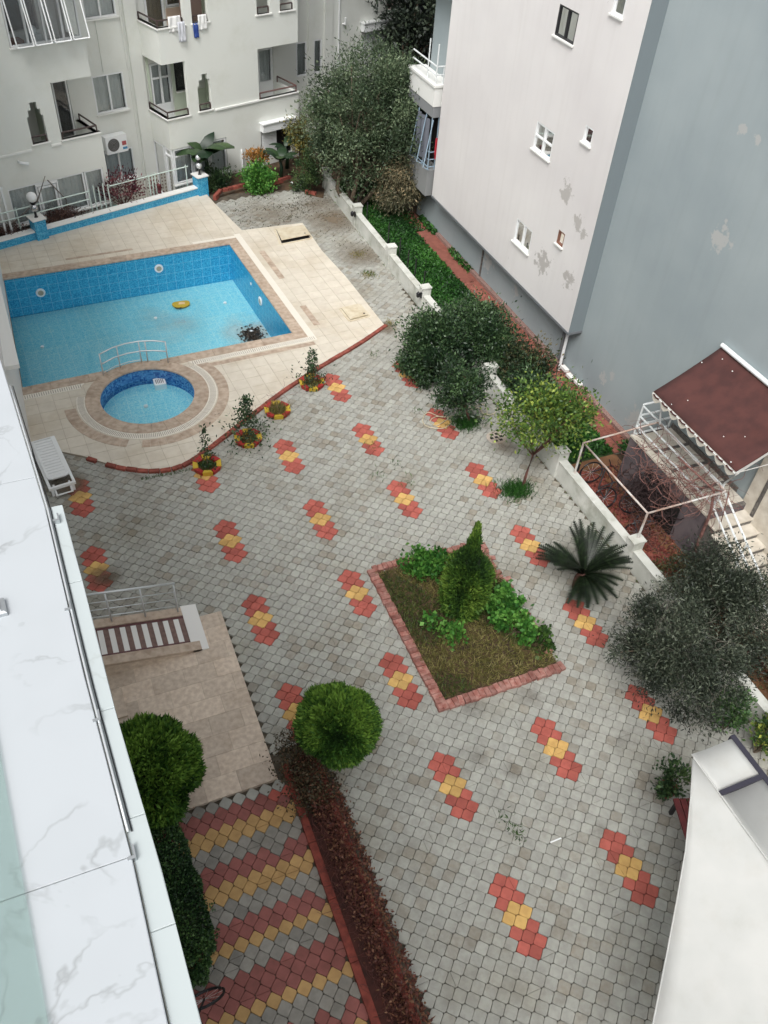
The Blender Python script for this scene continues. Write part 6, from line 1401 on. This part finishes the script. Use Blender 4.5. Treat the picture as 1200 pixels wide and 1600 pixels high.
# trees
tree('olive_tree', (11.35,28.6,0), 'big bushy multi stemmed olive tree behind the white wall near the pale block', 'tree', (12.0,28.9,3.2), (2.15,2.1,2.1), 110, 56000, .24, .13, .04, L_olive, bark=M_bark, tr=.1, limbs=9, stems=5, spread=.35, hollow=.5, up=.25)
tree('olive_tree', (13.4,31.2,0), 'silvery olive tree top in front of the roller shutter of the pale block', 'tree', (13.5,31.6,3.3), (1.2,1.2,1.4), 40, 11000, .25, .12, .03, L_olive, tr=.08, limbs=6)
tree('drooping_shrub', (12.9,27.6,0), 'drooping shrub with browning tips at the corner of the tower', 'shrub', (12.75,27.5,1.3), (.75,.8,.95), 24, 8000, .2, .13, .03, leafmat('olive_brown', lin((62,66,48)), lin((104,100,76)), lin((160,140,108))), tr=.04, limbs=5, up=-.5)
tree('laurel_tree', (14.6,34,0), 'tall dark evergreen filling the gap between the two buildings', 'tree', (17.3,36.4,5.2), (2.2,2.2,4.6), 70, 26000, .4, .2, .1, L_far, tr=.15, limbs=6)
tree('laurel_tree', (16.4,33.2,0), 'dark shrub mass low in the gap beside the tower', 'shrub', (15.6,32.6,1.6), (1.7,1.4,1.7), 40, 14000, .35, .2, .09, L_far, tr=.1, limbs=5)
tree('laurel_tree', (13.9,30.0,0), 'low dark undergrowth behind the big olive tree', 'shrub', (14.2,30.2,1.2), (1.2,1.2,1.3), 30, 9000, .3, .16, .07, L_far, tr=.08, limbs=5)
tree('round_bush', (9.75,17.9,0), 'big round dark green bush covering the white wall by the lawn', 'bush', (9.8,17.75,.9), (.98,1.0,.88), 60, 24000, .17, .1, .045, L_dark, tr=.05, limbs=6, hollow=.6)
tree('bay_shrub', (11.5,18.4,0), 'dark leafy shrub on the lawn side right behind the round bush', 'shrub', (11.35,17.9,.85), (.75,1.4,.7), 60, 21000, .18, .1, .045, L_dark, tr=.05, limbs=6, hollow=.5)
tree('bay_shrub', (12.0,16.2,0), 'upright dark shrub with pointed shoots beside the red path', 'shrub', (11.75,15.9,.85), (.45,.8,.8), 34, 8000, .15, .1, .045, leafmat('bay_mixed', lin((26,40,26)), lin((44,60,34)), lin((92,84,56))), tr=.04, limbs=7, hollow=.4)
tree('bay_shrub', (11.5,14.6,0), 'dark glossy shrub behind the yellow green citrus tree', 'shrub', (11.4,14.8,.75), (.45,1.1,.7), 34, 9000, .16, .1, .045, L_dark, tr=.04, limbs=6, hollow=.4)
tree('young_tree', (9.76,15.3,0), 'small dark leaved tree with thin reddish trunk and a hose at its foot', 'tree', (9.3,15.35,1.3), (.68,.5,.48), 26, 5200, .13, .1, .045, L_dark, bark=M_barkr, tr=.035, limbs=9, hollow=.3)
tree('citrus_tree', (9.85,12.55,0), 'yellow green citrus tree leaning over the white wall', 'tree', (10.45,13.1,1.85), (1.15,1.0,.85), 44, 5200, .2, .1, .055, L_citrus, bark=M_barkr, tr=.04, limbs=12, hollow=.3)
for (px, py, lab) in ((728,664,'dark grass tuft round the foot of the small dark tree'),(805,770,'grass tuft round the foot of the citrus tree')):
    p = at(px, py); t = thing('grass_tuft', (p.x,p.y,.05), lab, 'grass tuft', 'tufts at tree feet'); P = np.stack([p.x+RNG.normal(size=1500)*.2, p.y+RNG.normal(size=1500)*.16, np.full(1500,.04)], 1); tufts('blades', P, .17, .014, M_lawn, t)
tree('olive_tree', (10.35,7.1,0), 'silvery olive tree sprawling over the white wall at right', 'tree', (9.35,6.2,1.7), (1.35,1.45,.85), 70, 27000, .16, .085, .022, L_olived, tr=.05, limbs=10, hollow=.35, up=0)
tree('olive_tree', (11.4,7.5,0), 'darker olive tree growing on the stair side of the white wall', 'tree', (11.0,6.95,1.65), (.9,1.3,.75), 70, 23000, .16, .085, .022, L_olived, tr=.05, limbs=10, hollow=.35, up=0)
tree('red_shrub', (12.0,5.6,0), 'dark red leaved undergrowth at the right picture edge', 'shrub', (11.9,5.4,.6), (.5,1.2,.45), 30, 6000, .15, .07, .04, leafmat('red_under', lin((58,34,32)), lin((92,50,44)), lin((70,84,52))), tr=.02, limbs=5, hollow=.3)
tree('olive_sprig', (13.0,7.2,0), 'olive branches in front of the stair rail at the right edge', 'shrub', (12.9,7.0,1.6), (.45,.5,.5), 16, 2600, .14, .08, .02, L_olived, tr=.02, limbs=6, hollow=.3)
n = 3000; P = np.stack([RNG.uniform(11.1,12.4,n), RNG.uniform(7.6,9.2,n), .05+RNG.random(n)*.25], 1); leaf_mesh('ground_cover', P, RNG.normal(size=(n,3))+np.array([0,0,.4]), .07, .035, leafmat('cover', lin((40,48,30)), lin((66,72,42)), lin((110,92,60))), kind='stuff')
n = 2600; P = np.stack([RNG.uniform(11.1,12.6,n), RNG.uniform(8.8,12.6,n), np.full(n,.05)], 1); leaf_mesh('leaf_litter', P, RNG.normal(size=(n,3))*np.array([1,1,.25]), .07, .04, M_leaflit, kind='stuff')
p = at(1148,1110,.7); bushy('citrus_sapling', (p.x,p.y,.75), (.28,.28,.45), 1300, .09, .05, leafmat('sapling_leaf', lin((36,60,34)), lin((60,92,48)), lin((110,140,84))), 'young citrus against the white wall above the awning', 'sapling', cr=.09)
p = at(1192,1150,.7); bushy('citrus_sapling', (p.x+.1,p.y,.75), (.28,.28,.5), 1100, .09, .05, leafmat('sapling_leaf2', lin((36,58,32)), lin((70,96,44)), lin((150,156,70))), 'young citrus at the right picture edge above the awning', 'sapling', cr=.09)
p = at(1048,1225,.35); bushy('potted_plant', (p.x,p.y,.45), (.26,.26,.32), 1000, .07, .05, leafmat('pot_leaf', lin((28,46,30)), lin((48,74,42)), lin((84,108,64))), 'dark leafy potted plant at the end of the red bench', 'plant', cr=.07)
t = thing('plant_pot', (p.x-.02,p.y-.02,0), 'small terracotta pot beside the red bench', 'pot'); mb = MB(); mb.lathe([(.11,.04),(.16,.26),(.17,.28),(.14,.28),(.12,.1)], (p.x-.02,p.y-.02,0), 14); mb.build('pot_body', M_terra, t)
ol = [o for o in COL.objects if o.name.startswith('olive_tree') and not o.parent]
M_twig = mat('pale_twig', lin((104,100,90)), .9)
for o_ in ol:
    if o_.location.y < 12: c_ = (9.45,6.35,1.95) if o_.location.x < 11 else (11.0,6.9,1.85); vine_mesh('twigs', 90, c_, (1.1,1.2,.5), 5, .12, M_twig, o_, r0=.0065)
# cycad
cy = thing('cycad', (9.42,9.2,0), 'dark sago palm with stiff arching fronds beside the white wall', 'palm')
mb = MB(); mb.lathe([(.16,0),(.17,.35),(.12,.5),(.05,.56)], (9.42,9.2,0), 12); mb.build('trunk', M_barkr, cy)
for i in range(42):
    a = 2*PI*i*.381966*1.0; el = math.radians(18+58*((i*7) % 46)/46); Lf = random.uniform(1.0,1.3); pts_ = []; base = Vector((9.42,9.2,.5))
    for s in range(13):
        q = s/12; e = el-q*math.radians(38); 
        pts_.append(base.copy()); base = base+Vector((math.cos(a)*math.cos(e), math.sin(a)*math.cos(e), math.sin(e)))*Lf/12
    mb = MB(); mb.tube(pts_, .014, 3, r1=.005, cap=False); side = Vector((-math.sin(a), math.cos(a), 0))
    for s in range(2, 13):
        for h_ in (0, .5):
            p0 = pts_[s-1].lerp(pts_[s], h_); dr = (pts_[s]-pts_[s-1]).normalized(); ll = .15*math.sin(PI*min(1, (s+h_)/13)*.92+.12)+.02
            for sg in (-1, 1):
                tip = p0+side*sg*ll*.85+dr*ll*.6+Vector((0,0,.04*ll)); mb.add([p0-dr*.026, p0+dr*.03, tip], [(0,1,2)], 0, random.random())
    mb.build('frond', L_cycad, cy)
# banana plants
def banana(base, H, n, label, spread=.9, w=.34, L0=1.5):
    t = thing('banana_plant', base, label, 'banana plant', 'banana plants'); b = Vector(base); mb = MB(); mb.tube([b, b+Vector((.05,0,H*.5)), b+Vector((0,.05,H*.8))], .09, 8, r1=.05); mb.build('stem', L_banana, t, smooth=True)
    for i in range(n):
        a = 2*PI*i/n+random.uniform(-.3,.3); el = math.radians(random.uniform(35,75)); p = b+Vector((0,0,H*.7)); vs = []; k = 9; side = Vector((-math.sin(a), math.cos(a), 0)); Lf = L0*random.uniform(.8,1.1)
        for s in range(k+1):
            q = s/k; e = el-q*1.5; ww = w*math.sin(PI*min(1, q*.9+.05))**.6*(.25 if q < .15 else 1)
            vs += [p-side*ww+Vector((0,0,-ww*.25)), p.copy(), p+side*ww+Vector((0,0,-ww*.25))]; p = p+Vector((math.cos(a)*math.cos(e), math.sin(a)*math.cos(e), math.sin(e)))*Lf/k
        mb = MB(); mb.add(vs, [f for s in range(k) for f in ((3*s,3*s+1,3*s+4,3*s+3),(3*s+1,3*s+2,3*s+5,3*s+4))], 0, random.random()); mb.build('leaf', L_banana, t, smooth=True)
q = TW((9.5,.7,0)); banana((q.x,q.y,0), 1.7, 12, 'large banana plant behind the right end of the mosaic wall', L0=1.35)
q = TL((9.6,-1.4,0)); banana((q.x,q.y,0), 1.1, 6, 'smaller banana plant beside the bright round bush', L0=.9, w=.2)
q = TL((10.4,-.7,0)); banana((q.x,q.y,0), 1.2, 5, 'narrow leaved banana shoot under the half open shutter', L0=.8, w=.14)
q = at(405,285,.35); bushy('bright_bush', (q.x,q.y,.5), (.52,.5,.5), 3800, .09, .08, L_bush, 'bright green round bush at the brick edge of the far planting strip', 'bush', k=30, cr=.12)
q = at(335,285,.3); bushy('low_shrub', (q.x+.1,q.y,.4), (.5,.35,.4), 2600, .09, .05, L_dark, 'low dark shrub between mosaic plinth and banana plant', 'shrub', k=20)
q = at(480,280,.5); bushy('rose_bush', (q.x,q.y,.7), (.6,.55,.7), 4200, .08, .05, leafmat('rose_leaf', lin((34,50,30)), lin((54,76,42)), lin((84,104,60))), 'dark rose bush with a few white blooms at the corner of the wall', 'bush', k=26)
for (px, py, z, lb_) in ((456,286,.35,'leftmost white bloom of the dark rose bush'),(470,291,.25,'middle, lowest white bloom of the dark rose bush'),(477,288,.3,'rightmost white bloom of the dark rose bush')): p = at(px, py, z); mb = MB(); mb.sphere(p, .05, 8); o = mb.build('rose_bloom', M_cw); o['label'] = lb_; o['category'] = 'flower'; o['group'] = 'white rose blooms'
q = TL((10.8,-1.1,0)); tree('lemon_tree', (q.x,q.y,0), 'thin lemon tree with yellowish leaves in front of the half open shutter', 'tree', (q.x+.1,q.y,1.55), (.55,.5,.75), 24, 3000, .14, .09, .05, leafmat('lemon_leaf', lin((50,54,30)), lin((84,84,44)), lin((130,120,60))), tr=.025, limbs=6)
t = TL((8.9,-.9,0)); bushy('croton', (t.x,t.y,.9), (.4,.3,.15), 900, .12, .05, leafmat('croton', lin((96,84,40)), lin((150,104,50)), lin((182,130,70))), 'orange brown drooping leaves above the bright bush', 'plant', k=10)
q = TW((6.0,.75,0)); bushy('purple_shrub', (q.x,q.y,.75), (.62,.35,.5), 900, .12, .055, L_redleaf, 'purple leaved shrub behind the mosaic wall', 'shrub', k=26, cr=.13, stem=M_barkr)
q = TW((7.2,.6,0)); bushy('purple_shrub', (q.x,q.y,.45), (.2,.15,.2), 120, .1, .05, L_redleaf, 'tiny purple plant right of the larger purple shrub', 'shrub', k=6)
for (s_, w_, lab) in ((1.2,1.4,'dried bramble heap left of the tall globe lamp'),(3.6,1.0,'dried bramble heap right of the tall globe lamp')):
    q = TW((s_,.75,0)); t = thing('dry_shrub', (q.x,q.y,0), lab, 'shrub', 'dry brambles behind the mosaic wall'); vine_mesh('twigs', 220, (q.x,q.y,.3), (w_*.6,.35,.28), 7, .1, mat('bramble', lin((98,76,70)), .95), t, r0=.012)
    P = np.stack([q.x+RNG.normal(size=900)*w_*.4, q.y+RNG.normal(size=900)*.2, .1+RNG.random(900)*.4], 1); leaf_mesh('dry_leaves', P, RNG.normal(size=(900,3)), .08, .04, leafmat('bramble_leaf', lin((58,42,40)), lin((88,66,58)), lin((130,100,84))), t)
q = TW((2.9,.8,0)); t = thing('bare_branch', (q.x,q.y,0), 'dark bare forked branch in front of the patio door', 'branch'); mb = MB(); b0 = Vector((q.x,q.y,0))
mb.tube([b0-dW*1.2+Vector((0,0,.35)), b0+Vector((0,0,1.0)), b0+dW*.45+Vector((0,0,1.75))], .03, 5, r1=.012); mb.tube([b0+dW*.5+Vector((0,0,1.6)), b0+dW*1.0+Vector((0,0,.8)), b0+dW*.9+Vector((0,0,.2))], .022, 5, r1=.015); mb.build('wood', mat('branch_dark', lin((110,104,98)), .9), t)
# planting strip of the far corner and its brick edge
fs = thing('planting_strip', (8.6,31.3,0), 'brick edged planting strip below the pale apartment block', 'garden bed')
def brow(a, b): brick_row(a, b, .13, .2, fs, M_brickred, mess=.05, L0=.22)
brow(tuple(at(348,303)[:2]), tuple(at(388,293)[:2])); brow(tuple(at(425,290)[:2]), tuple(at(460,280)[:2])); brow(tuple(at(478,304)[:2]), tuple(at(500,310)[:2])); brow(tuple(at(345,303)[:2]), tuple(at(335,315)[:2]))
mb = MB(); mb.prism([tuple(at(px,py)[:2]) for px, py in ((340,310),(388,296),(460,283),(478,306),(505,312),(520,230),(380,250),(335,280))][::-1], .0, .09); mb.build('soil', M_soil, fs)
# lawn ground cover
n = 46000; yy_ = RNG.uniform(13,30.5,n); xx_ = RNG.uniform(11.06,12.86,n)+np.where(yy_ > 26, RNG.random(n)*.5, 0); P = np.stack([xx_, yy_, .02+.08*RNG.random(n)], 1)
dns = np.array([math.sin(a*2.1)*math.cos(b*1.3+a) for a, b in zip(xx_, yy_)]); tn = np.clip(.45+.3*dns+.25*RNG.normal(size=n), 0, 1)
leaf_mesh('ground_cover', P, RNG.normal(size=(n,3))+np.array([0,0,.7]), .085, .06, M_lawn, rnd=tn, kind='stuff')
n = 2600; P = np.stack([13.45+RNG.normal(size=n)*.07+.0, RNG.uniform(22,27,n), .06+.1*RNG.random(n)], 1); k = np.array([math.sin(y*2.2) > -.2 for y in P[:,1]]); leaf_mesh('ground_cover', P[k]+np.array([.04,0,0]), RNG.normal(size=(k.sum(),3))+np.array([0,0,.6]), .09, .06, M_lawn, kind='stuff')
n = 500; P = np.stack([13.3+RNG.normal(size=n)*.12, 12.9+RNG.normal(size=n)*.15, .05+.15*RNG.random(n)], 1); leaf_mesh('ground_cover', P, RNG.normal(size=(n,3))+np.array([0,0,.6]), .09, .05, M_lawn, kind='stuff')
